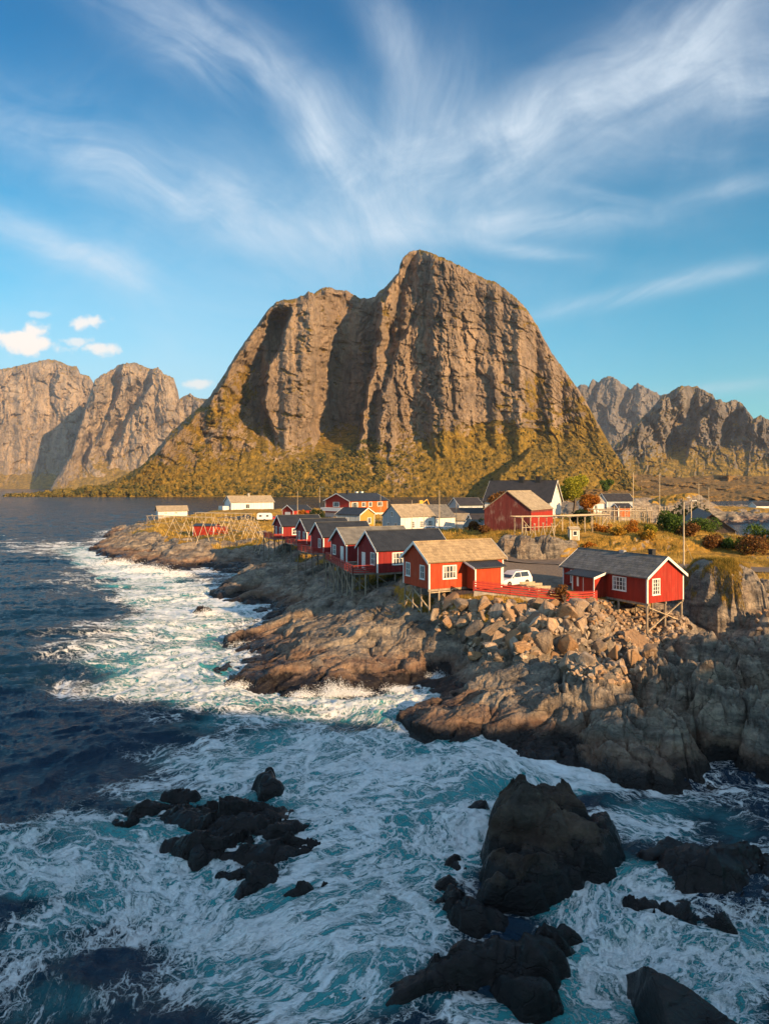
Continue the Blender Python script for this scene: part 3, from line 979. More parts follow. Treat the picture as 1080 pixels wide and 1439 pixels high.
SK += skerry('sea_rock', 'narrow foam-streaked rock left of the tallest domed rock', g_,
             [(668, 1135, 1.3, .9, 40, .5), (676, 1160, .9, .7, 60, .35), (660, 1185, .8, .6, 0, .2)], M_SKERRYD, det=.4, seed=25)
SK += skerry('sea_rock', 'low boulders awash between foam and the domed rock', g_,
             [(620, 1250, 1.5, 1.2, 0, .14), (640, 1225, 1.0, .8, 0, .2), (618, 1275, 1.0, .7, 0, .12)], M_SKERRYD, det=.42, seed=27)


def slab_rock():
    """a tilted slab: its top slopes gently to the right, its back and left sides fall steeply"""
    x0, y0, _ = at(914, 1352, 22.6)
    X, Y = np.meshgrid(np.linspace(x0 - 1.5, x0 + 4.6, 220), np.linspace(y0 - 6, y0 + 2, 260))
    wx, wy = X + fbm(X * .5, Y * .5, 3, 131) * .12, Y + fbm(X * .5 + 4, Y * .5, 3, 132) * .12
    dx, dy = wx - x0, wy - y0
    H = np.minimum.reduce([1.15 - .10 * dx + .06 * dy, 1.15 - 2.1 * (dx * .73 + dy * .68), 1.15 + 2.6 * (dx + .1 + dy * -.10), 1.35 - .55 * (dx - 1.0), 1.6 + .42 * (dy + 2.6)])
    H = H + rock_detail(X, Y, .16, .8, 133) - .05
    o = grid_mesh('sea_rock', X - x0, Y - y0, H, M_SKERRYD, keep=H > -1.4)
    o.location = (x0, y0, 0)
    tag(o, 'steep pointed black slab cut by the bottom edge on the right', 'rock', g_)
    return [(x0 + 1.5, y0 - 2, 2.4, 2.6, 0, 1)]


SK += slab_rock()
SK += skerry('sea_rock', 'brown rock breaking the white surf off the headland', g_,
             [(288, 860, 1.5, 2.0, 0, .7)], M_ROCK, det=.5, seed=29, res=.2)
SK += skerry('sea_rock', 'low wet rock at the mouth of the small cove', g_,
             [(330, 838, 4.2, 3.0, 0, .9)], M_ROCK, det=.6, seed=31, res=.2)

# ---- the steep grass-capped bluff at the right edge
def bluff():
    n, m = 520, 420
    X, Y = np.meshgrid(np.linspace(30.5, 46, n), np.linspace(63.5, 88.5, m))
    wx, wy = X + fbm(X * .25, Y * .25, 4, 81) * .8, Y + fbm(X * .25 + 4, Y * .25, 4, 82) * .8
    ca, sa = math.cos(-.12), math.sin(-.12)
    u, v = ((wx - 37.4) * ca + (wy - 76) * sa) / 4.2, (-(wx - 37.4) * sa + (wy - 76) * ca) / 6.2
    r = (np.abs(u) ** 2.5 + np.abs(v) ** 2.5) ** (1 / 2.5)
    H = .2 + 8.6 * (1 - np.clip(r - .12, 0, 1.2) ** 3.0 / 1.1)
    # vertical ribs on the flanks
    ang = np.arctan2(wy - 76, wx - 37.4)
    rib = ridged(ang * 3.0, r * .9, 4, 85)
    fl = sst(r, .55, .9)
    H = H + (rib - .4) * 1.5 * fl + rock_detail(X, Y, .45, .9, 88) * (.35 + .65 * fl)
    b = ground_h(X, Y)
    soil = sst(.92 - r + fbm(X * .35, Y * .35, 4, 92) * .55, .12, .40)
    o = grid_mesh('rock_outcrop', X, Y, H, M_GROUND, {'soil': soil, 'gravel': soil * 0}, keep=H > b - .8)
    tag(o, 'steep grey rock bluff capped with golden grass beside the slate-roofed cabin', 'rock')
    return H


bluff()


def far_outcrop(name, label, cx, cy, rx, ry, h, z0, seed, soilk=.5):
    X, Y = np.meshgrid(np.linspace(cx - rx * 1.5, cx + rx * 1.5, 260), np.linspace(cy - ry * 1.5, cy + ry * 1.5, 200))
    u = (X - cx + fbm(X * .05, Y * .05, 3, seed) * rx * .25) / rx
    v = (Y - cy + fbm(X * .05 + 3, Y * .05, 3, seed + 1) * ry * .25) / ry
    r = (np.abs(u) ** 2.6 + np.abs(v) ** 2.6) ** (1 / 2.6)
    H = z0 + h * (1 - np.clip(r, 0, 1.4) ** 2.4) + rock_detail(X * .35, Y * .35, 1.6, .4, seed)
    soil = sst(1.0 - r + fbm(X * .05, Y * .05, 4, seed + 3) * .8, .0, .9) * soilk * 1.6
    o = grid_mesh(name, X, Y, H, M_GROUND, {'soil': soil, 'gravel': soil * 0}, keep=H > z0 - h * .5)
    tag(o, label, 'rock')


for k_, (px_, Y_, rx_, ry_, h_, lb_) in enumerate([(716, 103, 2.9, 2.2, 2.6, 'blue-grey rock face below the left corner of the red barn'), (738, 102, 2.4, 2.0, 2.7, 'split slanting rock face between grass tufts below the barn'),
                                                   (768, 103.5, 3.0, 2.4, 2.5, 'wide grey rock face below the table rack'), (795, 104, 2.2, 1.8, 1.9, 'rock face just left of the slate roof ridge end')]):
    X_ = gx(px_, Y_)
    xx, yy_ = np.meshgrid(np.linspace(X_ - rx_ * 1.4, X_ + rx_ * 1.4, 110), np.linspace(Y_ - ry_ * 1.4, Y_ + ry_ * 1.6, 90))
    wx_, wy_ = xx + fbm(xx * .5, yy_ * .5, 3, 411 + k_) * .7, yy_ + fbm(xx * .5 + 7, yy_ * .5, 3, 412 + k_) * .7
    rr_ = ((np.abs(wx_ - X_) / rx_) ** 3 + (np.abs(wy_ - Y_) / ry_) ** 3) ** (1 / 3)
    zz_ = 6.6 + h_ * (1 - np.clip(rr_, 0, 1.5) ** 3) + rock_detail(xx, yy_, .7, .9, 415 + k_)
    o_ = grid_mesh('rock_outcrop', xx - X_, yy_ - Y_, zz_, M_ROCK, keep=zz_ > 5.6)
    o_.location = (X_, Y_, 0)
    tag(o_, lb_, 'rock', 'rock faces of the grassy knoll')


far_outcrop('rock_outcrop', 'rounded grassy rock knoll beyond the harbour at the right', 146, 336, 23, 19, 10, 2.5, 401, .75)
far_outcrop('rock_outcrop', 'low grassy ridge of rock behind the drying racks', 128, 357, 37, 22, 8, 3.4, 402, 1.1)
far_outcrop('rock_outcrop', 'dark shaded hump of rock at the foot of the great mountain', 89, 280, 26, 19, 9, 4.2, 403, .9)


# ------------------------------------------------------------------ the sea
FOAM = [(140, 785, 55, 12, 12, .9), (190, 806, 65, 10, 12, 1.0), (225, 832, 110, 14, 6, .62), (290, 850, 80, 20, 4, 1.0), (250, 878, 90, 14, 0, .62), (335, 858, 40, 16, 0, .8), (280, 860, 80, 45, 10, .6), (250, 945, 90, 34, 5, .66),
        (215, 905, 100, 20, 4, .42), (240, 938, 130, 24, 8, .66), (180, 962, 90, 18, 0, .55), (300, 970, 110, 20, 4, .80), (280, 915, 60, 30, 0, .6), (470, 982, 100, 12, 0, .95), (600, 968, 50, 18, -10, .85),
        (560, 990, 70, 22, -10, .6), (420, 1012, 190, 22, 0, .50), (480, 1058, 200, 38, 0, .62), (620, 1062, 120, 44, 0, .62), (740, 1078, 120, 16, 6, .95), (820, 1100, 60, 12, 10, .95), (560, 1130, 170, 55, 0, .74),
        (350, 1068, 110, 26, 0, .66), (250, 1110, 120, 26, 0, .50), (150, 1165, 150, 30, 0, .62), (120, 1212, 170, 30, -5, .88), (235, 1232, 80, 55, 0, .95), (150, 1270, 150, 24, -12, .75), (90, 1320, 140, 30, 0, .42),
        (390, 1300, 140, 70, 0, .74), (500, 1230, 100, 85, 0, .80), (575, 1330, 90, 60, 0, .66), (440, 1400, 140, 50, 0, .74), (630, 1200, 55, 80, 0, .86), (300, 1350, 120, 40, 0, .55), (850, 1262, 80, 60, 0, .84),
        (840, 1370, 65, 80, 0, .86), (930, 1330, 110, 45, 0, .62), (1040, 1340, 80, 55, 0, .72), (1020, 1420, 80, 40, 0, .66), (910, 1150, 80, 26, 0, .56), (990, 1130, 90, 20, 0, .38), (1050, 1180, 60, 50, 0, .40),
        (60, 770, 70, 8, 4, .30), (40, 1400, 120, 60, 0, .33), (180, 1400, 120, 40, 0, .36), (700, 1420, 80, 20, 0, .6), (380, 806, 60, 8, 0, .75), (440, 1100, 120, 40, 0, .6), (30, 1215, 100, 40, 0, .66)]
HOLES = [(200, 1345, 70, 26, 0, .5), (45, 1290, 80, 20, 0, .2), (640, 1030, 120, 12, 0, .25), (150, 1290, 60, 16, 0, .25), (60, 1050, 140, 70, 0, .35), (550, 1275, 26, 20, 0, .2), (500, 1020, 90, 8, 0, .2)]


def wave_h(x, y):
    near = np.interp(y, [10, 60, 200, 900], [1, 1, .8, .3])
    wx = x + fbm(x * .05, y * .05, 3, 501) * 5
    wy = y + fbm(x * .05, y * .05 + 7, 3, 502) * 5
    sw = fbm(wx * .045, wy * .11, 3, 503) * .55
    ch = ridged(wx * .20, wy * .42, 4, 504, .55) * .34 + fbm(wx * .9, wy * 1.6, 4, 505) * .06
    return (sw + ch - .2) * near


def foam_field(x, y):
    px = 540 + FP * x / np.maximum(y, 5)
    py = HY + FP * HC / np.maximum(y, 5)
    jx = fbm(x * .10, y * .10, 4, 511) * 26 * np.interp(y, [20, 60, 200], [1.6, 1.0, .4])
    jy = fbm(x * .10, y * .10 + 9, 4, 512) * 14 * np.interp(y, [20, 60, 200], [1.8, 1.0, .35])
    f = np.zeros(x.shape)
    for (cx, cy, rx, ry, ro, a) in FOAM:
        c, s = math.cos(math.radians(ro)), math.sin(math.radians(ro))
        dx, dy = px + jx - cx, py + jy - cy
        u, v = (dx * c + dy * s) / rx, (-dx * s + dy * c) / ry
        g = a * np.exp(-(u * u + v * v) ** 1.3 * .55)
        f = np.maximum(f, g) + .25 * np.minimum(f, g)
    for (cx, cy, rx, ry, ro, a) in HOLES:
        u, v = (px + jx - cx) / rx, (py + jy - cy) / ry
        f = f - a * np.exp(-(u * u + v * v))
    return f


def polar_sea():
    fr = np.radians(np.linspace(-42, 42, 1250))
    rest = np.radians(np.linspace(42, 318, 40))[1:-1]
    ang = np.concatenate([fr, rest, [fr[0] + 2 * math.pi]])
    rad = np.concatenate([[.5, 6, 12, 17], np.exp(np.linspace(math.log(20.0), math.log(900.0), 950)), [1100, 1400, 1900, 2600, 3600, 5200, 8000, 13000, 20000]])
    R, T = np.meshgrid(rad, ang, indexing='ij')
    X, Y = R * np.sin(T), R * np.cos(T)
    vis = (np.cos(T) > .55) & (R > 14) & (R < 1000)
    Z = np.zeros(X.shape)
    f = np.zeros(X.shape)
    fa = np.zeros(X.shape)
    x, y = X[vis], Y[vis]
    h = wave_h(x, y)
    fo = foam_field(x, y)
    gr = base_h(x, y)
    gr = np.where((y < 400), gr, -4)
    edge = np.exp(-np.clip(-gr, 0, 9) / .95) * .85
    for (sx_, sy_, rx, ry, ro, hh) in SK:
        c, s = math.cos(ro), math.sin(ro)
        m_ = (np.abs(x - sx_) < 7) & (np.abs(y - sy_) < 7)
        u, v = ((x[m_] - sx_) * c + (y[m_] - sy_) * s) / rx, (-(x[m_] - sx_) * s + (y[m_] - sy_) * c) / ry
        r = np.sqrt(u * u + v * v)
        edge[m_] = np.maximum(edge[m_], .55 * np.exp(-np.abs(r - 1.05) * 3.0))
    calm = np.clip(np.where(x > 90, 1, 0) * np.where(y > 200, 1, 0), 0, 1)
    fo = np.clip(fo, 0, 1.1)
    n1 = fbm(x * .16, y * .26, 5, 521)
    fo2 = np.clip(np.maximum(fo, edge * np.interp(y, [40, 46, 60], [.5, .7, 1.0])) + n1 * .22 * sst(fo, .1, .4), 0, 1.1)
    # white horses on the open water: crests only
    caps = sst(h, .32, .62) * np.interp(y, [60, 120, 500], [.25, .42, .38]) * (1 - calm)
    fo2 = np.maximum(fo2, caps)
    fo2 = np.where(calm > 0, 0, fo2)
    Z[vis] = h * (1 - .75 * calm) + sst(fo2, .3, .9) * (.06 + .09 * fbm(x * .9, y * .9, 4, 531))
    f[vis] = fo2
    fa[vis] = np.clip(fo * 1.05 + .10, 0, 1) * np.interp(y, [20, 260, 400], [1, .8, .2]) * (1 - calm)
    # coordinates of the foam lace, drawn out along the streams
    fu = X + fbm(X * .035, Y * .035, 3, 541) * 5
    fv = Y * 1.0 + fbm(X * .035 + 5, Y * .035, 3, 542) * 5
    st = np.interp(Y, [20, 45, 80, 200], [.9, .8, .62, .4])
    o = grid_mesh('water', X, Y, Z, M_WATER, {'foam': f, 'aer': fa, 'fu': fu * st, 'fv': fv})
    tag(o, 'rough teal and navy sea laced with white foam', 'sea', kind='structure')


polar_sea()


# ------------------------------------------------------------------ mountains
def interp(px, pts):
    p = np.array(pts, float)
    return np.interp(px, p[:, 0], p[:, 1])


def line_x(py, pts):
    """the column of a polyline (given top to bottom) at row py"""
    p = np.array(pts, float)
    return np.interp(py, p[:, 1], p[:, 0])


def mountain(name, label, sil, basey, x0, x1, step, rows, Yb, feat, mat, talus=.75, cliff=3.5, tal_h=90, jag=1.4, thick=500, seed=0, vegbias=0.0, vegz=(.62, .8), fat=1.0):
    px = np.arange(x0, x1 + step, step)
    top = interp(px, sil) - ridged(px * .09, px * 0 + seed, 4, seed) * jag * 1.6 + fbm(px * .35, px * 0 + 3 + seed, 3, seed) * jag * .5
    bot = interp(px, basey)
    top = np.minimum(top, bot - .6)
    t_ = np.linspace(0, 1, rows) ** .92
    P = np.broadcast_to(px, (rows, len(px))).copy()
    Q = bot[None] + (top - bot)[None] * t_[:, None]
    k = Yb / FP
    hh = (bot[None] - Q) * k
    th = tal_h * (1 + .5 * fbm(P * .02, Q * 0 + 1, 3, seed + 3))
    Y = Yb + np.minimum(hh, th) / talus + np.maximum(hh - th, 0) / cliff
    R, veg = feat(P, Q, top[None] + 0 * P, bot[None] + 0 * P, t_[:, None] + 0 * P)
    Y = Y + R * fat
    X = (P - 540) / FP * Y
    Z = HC + (HY - Q) / FP * Y
    # slope for the vegetation
    dXu, dYu, dZu = np.gradient(X, axis=1), np.gradient(Y, axis=1), np.gradient(Z, axis=1)
    dXv, dYv, dZv = np.gradient(X, axis=0), np.gradient(Y, axis=0), np.gradient(Z, axis=0)
    nx, ny, nz = dYu * dZv - dZu * dYv, dZu * dXv - dXu * dZv, dXu * dYv - dYu * dXv
    nl = np.sqrt(nx * nx + ny * ny + nz * nz) + 1e-9
    nz = np.abs(nz / nl)
    v = sst(nz, *vegz) + veg + vegbias
    # the unseen back: falls away behind the crest
    nb = 14
    bx, by, bz = [], [], []
    for i in range(1, nb + 1):
        s_ = i / nb
        yy_ = Y[-1] + thick * s_
        bx.append(X[-1] / Y[-1] * yy_)
        by.append(yy_)
        bz.append(Z[-1] * (1 - s_ ** 1.6) - 6 * s_ + fbm(X[-1] * .01, yy_ * .01, 4, seed) * 25 * s_ * (1 - s_))
    X, Y, Z = np.vstack([X[:1], X, bx]), np.vstack([Y[:1] - 6, Y, by]), np.vstack([Z[:1] * 0 - 12, Z, bz])
    v = np.vstack([v[:1], v, np.repeat(v[-1:], nb, 0)])
    o = grid_mesh(name, X, Y, Z, mat, {'veg': v})
    tag(o, label, 'mountain', kind='structure')
    return px, top, bot, Yb


def ribs(P, Q, fan_c, fan_top, fan_base, seed, amps, tilt=0.0):
    """rock ribs that fan out from the top of a peak; amps = (wavelength px, depth m)"""
    w = fan_top + (fan_base - fan_top) * np.clip((Q - 350) / 340, -.2, 1.2)
    s_ = (P - fan_c - tilt * (Q - 350)) / w * 100
    wob = fbm(P * .018, Q * .018, 4, seed + 30) * 9
    R = np.zeros(P.shape)
    for k, (wl, a) in enumerate(amps):
        w1 = fbm(s_ / wl * .45, Q * .35 / wl, 4, seed + 60 + k) * (1.3 if k == 0 else .9)
        u = (s_ + wob) / wl + w1
        mod = .25 + 1.1 * sst(fbm(s_ * .02 + k, Q * .02, 3, seed + 90 + k), -.3, .5)
        R = R - a * (.5 if k < 2 else .62) * mod * (ridged(u, Q * .30 / wl + 3.1 * k, 3, seed + k * 5, .5) - .35)
    # facets and joint blocks: tall tilted planes with sharp edges
    w2 = fbm(P * .05, Q * .03, 4, seed + 210) * 7
    for sc, dp, el in ((30, .95, .34), (13, .62, .30), (5.6, .34, .32), (2.6, .17, .4)):
        ox, oy, r1, r2, r3, e = vor((s_ + w2) / sc, (Q + w2 * .6 + (s_ * .35)) / sc * el, seed + 200 + int(sc))
        R = R - amps[0][1] * dp * ((r3 - .5) * .9 + (r1 - .5) * ox * 2.3 + (r2 - .5) * oy * .8 - .25 * (1 - sst(e, 0, .10)))
    return R


SIL = [(5, 699), (60, 694), (110, 688), (150, 681), (178, 668), (200, 655), (222, 630), (240, 609), (262, 589), (280, 574), (296, 556), (310, 535), (328, 505), (345, 480), (356, 465), (366, 452), (374, 439), (385, 427), (398, 422), (412, 422), (425, 416), (433, 411), (441, 414), (450, 407), (462, 404), (472, 409), (486, 409), (494, 413), (505, 420), (516, 421),
       (526, 419), (532, 411), (543, 403), (552, 392), (560, 384), (562, 372), (566, 363), (575, 355), (590, 352), (604, 356), (620, 362), (640, 371), (660, 382), (680, 393), (697, 398), (706, 405), (716, 413), (726, 421), (740, 436), (755, 460), (764, 478), (775, 497), (790, 518), (800, 532),
       (812, 548), (822, 564), (832, 583), (842, 600), (852, 618), (865, 640), (880, 662), (896, 684), (915, 697), (930, 700)]
BASEY = [(0, 699.5), (200, 698.5), (380, 698.5), (560, 699), (800, 700), (930, 701)]

EDGE1 = [(566, 340), (560, 380), (548, 402), (536, 425), (535, 452), (533, 480), (526, 505), (520, 535), (516, 570), (510, 600), (506, 625), (500, 650), (500, 705)]      # left edge of the great buttress
EDGE2 = [(420, 400), (409, 440), (401, 465), (392, 492), (382, 515), (376, 536), (373, 566), (380, 590), (390, 612), (394, 640), (394, 705)]      # left edge of the middle pillar
EDGE3 = [(352, 400), (338, 490), (316, 540), (292, 570), (262, 598), (226, 630), (196, 660), (180, 705)]                                       # spur line of the left flank


def feat_main(P, Q, top, bot, t_):
    w1 = fbm(P * .03, Q * .03, 4, 601) * 5
    w2 = fbm(P * .08, Q * .08, 3, 602) * 2.2
    Pw = P + w1 + w2
    low = sst(Q, 668, 610)                       # the steps die out in the talus
    e1 = line_x(Q, EDGE1)
    d1 = e1 - Pw
    R = 205 * sst(d1, -1.0, 5) * (1 - sst(d1, 40, 104)) * sst(Q, 650, 590)
    e2 = line_x(Q, EDGE2)
    d2 = e2 - Pw
    R += 125 * sst(d2, -1.0, 5) * (1 - sst(d2, 18, 62)) * sst(Q, 640, 585) * sst(Q, 425, 455)
    # pillar bulges towards us
    pc = (e1 - 58 + e2 + 10) / 2
    R -= 30 * np.exp(-((P - pc) / 26) ** 2) * sst(Q, 645, 560) * sst(Q, 420, 470)
    e3 = line_x(Q, EDGE3)
    d3 = e3 - Pw
    R += np.where(d3 > 0, d3 * 5.5, 0) * sst(Q, 690, 650)
    # the great face curves away to the right and its flank grades into a slope
    R += 90 * sst(P, 640, 880) ** 1.3 * sst(Q, 700, 560)
    # upper left of the peak: a gully between the arete and the face
    g1 = line_x(Q, [(590, 350), (575, 372), (566, 400), (560, 430), (553, 455), (548, 480), (545, 705)])
    R += 60 * np.exp(-((Pw - g1) / 9) ** 2) * sst(Q, 520, 470)
    g2 = line_x(Q, [(612, 350), (604, 400), (590, 440), (570, 470), (556, 490), (548, 520), (540, 560), (532, 600), (528, 705)])
    R += 40 * sst(g2 - Pw, -1, 5) * (1 - sst(g2 - Pw, 8, 34)) * sst(Q, 640, 600) * sst(Q, 430, 470)
    # individual clefts with an overhanging left side, lower face
    for (x_, y_, ln, dp) in [(618, 545, 34, 20), (655, 470, 24, 10), (700, 500, 26, 10), (575, 555, 30, 16), (640, 560, 24, 12), (600, 470, 40, 10), (560, 560, 40, 16), (680, 440, 30, 8), (735, 560, 20, 10), (528, 640, 26, 18), (548, 640, 20, 12)]:
        yy_ = (Q - y_) / ln
        dd = (x_ + (Q - y_) * .16) - Pw
        R += dp * sst(dd, -1, 3) * (1 - sst(dd, 3, 16)) * np.exp(-yy_ ** 4)
    face = sst(t_, .14, .34)
    right = sst(P, 690, 800)
    Rr = ribs(P, Q, 585, 55, 150, 611, ((34, 13), (13, 10), (5.6, 6.5), (2.3, 3.4), (1.1, 1.2)))
    Rr = Rr * (1 - .5 * sst(P, 615, 690))
    Rl = .62 * ribs(P, Q, 455, 60, 150, 621, ((30, 9), (11, 8), (4.6, 5.4), (1.9, 2.9), (1.0, 1.0)), tilt=-.10)
    Rf = ribs(P, Q, 470, 40, 150, 631, ((28, 9), (10, 8), (4.4, 5.6), (1.9, 2.9), (1.0, 1.0)), tilt=-.75)
    Rq = ribs(P, Q, 700, 40, 130, 641, ((24, 12), (10, 7), (4.5, 3.6), (2.0, 1.6)), tilt=.55)
    kr = sst(P, 485, 520)
    kf = sst(P, 395, 340)
    m_ = Rl * (1 - kr) * (1 - kf) + Rf * kf + (Rr * (1 - right) + Rq * right) * kr
    R += m_ * (.22 + .78 * face)
    # ledges
    R += fbm(P * .05 + Q * .03, Q * .07, 4, 651) * 3.5 * face
    R += fbm(P * .12, Q * .12, 5, 655) * (2.5 + 3 * (1 - face))
    # rounded crest
    R += 60 * np.exp(-(Q - top) / 3.2) * (1 - .4 * kr)
    # spur that comes forward at the right foot, casting its shadow to the left
    sp = line_x(Q, [(757, 600), (748, 628), (735, 642), (716, 655), (700, 668), (688, 682), (672, 700)])
    ds = Pw - sp
    fore = sst(Q, 612, 650)
    R -= 85 * fore * sst(ds, -7, 5) * (1 - .8 * sst(ds, 70, 190))
    R -= 34 * fore * np.exp(-((P - 800) / 40) ** 2) * sst(Q, 630, 670)
    # cliffs of the low left promontory
    R += (ridged(P * .10, Q * .06, 4, 661) - .4) * 10 * sst(P, 330, 250) * sst(Q, 640, 672)
    # vegetation: on the talus, the ledges, the shoulder at the right, the grassy arete
    talus = sst(t_, .40, .14) * .75
    sh = .95 * sst(P, 650, 740) * sst(Q, 480, 550) * sst(fbm(P * .03, Q * .05, 4, 671) + .15, -.15, .4)
    sh += .85 * sst(P, 560, 640) * sst(Q, 585, 620) + .25 * sst(P, 700, 760) * sst(Q, 560, 600)
    ar = .9 * np.exp(-((P - line_x(Q, [(545, 400), (540, 430), (548, 455), (553, 480), (556, 705)])) / 7) ** 2) * sst(Q, 500, 470)
    lf = .55 * sst(P, 400, 340) * sst(Q, 480, 520) * sst(fbm(P * .035, Q * .035, 4, 675) + .1, 0, .35)
    crown = .55 * np.exp(-(Q - top) / 7) * sst(P, 580, 600)
    gap = -.9 * np.exp(-((P - 330 - (690 - Q) * .9) / 10) ** 2) * sst(Q, 640, 665) * sst(P, 400, 380)
    scree = -.75 * np.exp(-(((P - 565) / 48) ** 2 + ((Q - 672) / 22) ** 2)) - .6 * np.exp(-(((P - 405 + (Q - 680) * .9) / 16) ** 2 + ((Q - 676) / 20) ** 2))
    lsh = .95 * sst(P, 400, 350) * sst(P, 215, 300) * sst(Q, 505, 545) * sst(fbm(P * .04, Q * .03, 4, 677), -.25, .25)
    low_ = .6 * sst(Q, 640, 668)
    veg = talus + sh + ar + lf + lsh + low_ + crown + gap * .4 + scree - .35 + .45 * sst(P, 330, 200) * sst(Q, 630, 655)
    lg = ridged(P * .010 + Q * .012 + 4, Q * .034 - P * .012, 4, 681)
    lk = sst(lg, .60, .80) * sst(t_, .2, .35)
    R += 7 * lk
    veg = veg + .8 * lk * sst(fbm(P * .02, Q * .03, 3, 683), -.25, .3)
    bare = sst(P, 505, 540) * sst(P, 720, 660) * sst(Q, 600, 570)
    veg = veg - .3 * bare
    return R, veg


MAIN = mountain('mountain', 'great golden cliff mountain rising behind the village', SIL, BASEY, 6, 928, .8, 430, 1130, feat_main, M_MTN, talus=.78, cliff=3.6, tal_h=80, seed=7, fat=.82)


def feat_far(seed, fan, amps, dark=None, vegk=-.25, tal=.3, step=()):
    def f(P, Q, top, bot, t_):
        R = ribs(P, Q, fan, 60, 170, seed, amps)
        R += fbm(P * .03, Q * .03, 5, seed + 70) * 22
        R += 70 * np.exp(-(Q - top) / 4)
        Pw = P + fbm(P * .05, Q * .05, 4, seed + 80) * 5
        for (pts, dp, w_) in step:
            d = line_x(Q, pts) - Pw
            R += dp * sst(d, -1, 6) * (1 - sst(d, w_ * .4, w_)) * sst(Q, pts[-1][1], pts[-1][1] - 25)
        veg = sst(t_, tal + .15, tal - .1) * .7 + vegk
        return R * (.35 + .65 * sst(t_, .1, .35)), veg
    return f


mountain('mountain', 'hazy mountain massif far across the fjord at the left edge',
         [(-220, 560), (-120, 532), (-40, 524), (0, 520), (30, 514), (55, 508), (70, 505), (84, 508), (100, 516), (108, 515), (113, 526), (126, 530), (132, 540), (150, 560), (180, 600), (230, 660), (260, 689)],
         [(-220, 690), (260, 690)], -220, 262, 1.1, 220, 5200, feat_far(701, 70, ((60, 60), (20, 12), (8, 5), (3.4, 2)), tal=.22), M_MTNF, talus=.6, cliff=2.6, tal_h=130, jag=1.0, thick=1500, seed=17)
mountain('mountain', 'hazy twin-topped mountain between the far massif and the great cliff',
         [(70, 689), (100, 640), (118, 580), (130, 545), (134, 534), (142, 528), (150, 524), (158, 520), (166, 514), (180, 511), (192, 511), (200, 515), (212, 520), (222, 517), (230, 526), (244, 532), (250, 550), (252, 562), (262, 556), (268, 554), (278, 561), (290, 562), (310, 580), (345, 640), (370, 689)],
         [(60, 690.5), (370, 690.5)], 72, 368, .8, 240, 4300, feat_far(711, 185, ((52, 50), (19, 12), (8, 5), (3.2, 2)), tal=.25, step=(([(176, 505), (172, 540), (164, 565), (150, 600), (128, 640), (118, 668)], 150, 30), ([(215, 540), (196, 570), (176, 600), (158, 640), (150, 668)], 180, 34))), M_MTNF, talus=.6, cliff=2.6, tal_h=120, jag=1.2, thick=1200, seed=27)
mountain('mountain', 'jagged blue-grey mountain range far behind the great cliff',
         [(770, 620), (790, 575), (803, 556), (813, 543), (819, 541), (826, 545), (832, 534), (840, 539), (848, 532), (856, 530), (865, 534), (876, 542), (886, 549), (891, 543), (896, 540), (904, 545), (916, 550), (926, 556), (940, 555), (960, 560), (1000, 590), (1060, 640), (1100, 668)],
         [(760, 672), (1110, 672)], 772, 1100, .9, 200, 4600, feat_far(721, 860, ((34, 50), (14, 26), (6, 12), (2.6, 6)), tal=.3, step=(([(850, 520), (836, 560), (828, 590)], 120, 22), ([(893, 540), (882, 570), (876, 600)], 120, 20))), M_MTNSHADE, talus=.55, cliff=2.4, tal_h=160, jag=1.8, thick=1200, seed=37)
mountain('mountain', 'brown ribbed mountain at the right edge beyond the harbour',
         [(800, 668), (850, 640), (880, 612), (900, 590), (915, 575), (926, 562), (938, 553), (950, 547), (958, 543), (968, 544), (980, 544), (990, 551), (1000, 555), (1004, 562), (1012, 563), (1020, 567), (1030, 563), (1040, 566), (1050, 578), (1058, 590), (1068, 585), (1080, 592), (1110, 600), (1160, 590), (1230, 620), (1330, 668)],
         [(790, 672), (1340, 672)], 802, 1330, .9, 240, 2300, feat_far(731, 990, ((36, 52), (14, 24), (6, 12), (2.6, 6)), tal=.34, vegk=-.1, step=(([(1010, 560), (984, 590), (975, 615), (965, 640), (955, 660)], 130, 60), ([(1052, 575), (1030, 600), (1026, 640)], 90, 26))), M_MTNSHADE, talus=.5, cliff=2.4, tal_h=120, jag=1.5, thick=900, seed=47)


def feat_moor(P, Q, top, bot, t_):
    R = fbm(P * .02, Q * .12, 5, 741) * 60 + fbm(P * .1, Q * .3, 4, 742) * 12
    return R, .55 + fbm(P * .03, Q * .1, 4, 743) * .4


mountain('hill', 'low brown moorland spreading below the far mountains at the right',
         [(820, 690), (850, 676), (880, 668), (905, 667), (930, 669), (960, 672), (1000, 668), (1060, 670), (1120, 668), (1260, 672), (1350, 690)],
         [(800, 703), (1350, 703)], 822, 1345, 1.0, 110, 800, feat_moor, M_MOOR, talus=.035, cliff=.08, tal_h=30, jag=.5, thick=700, seed=57, vegz=(.9, .99))

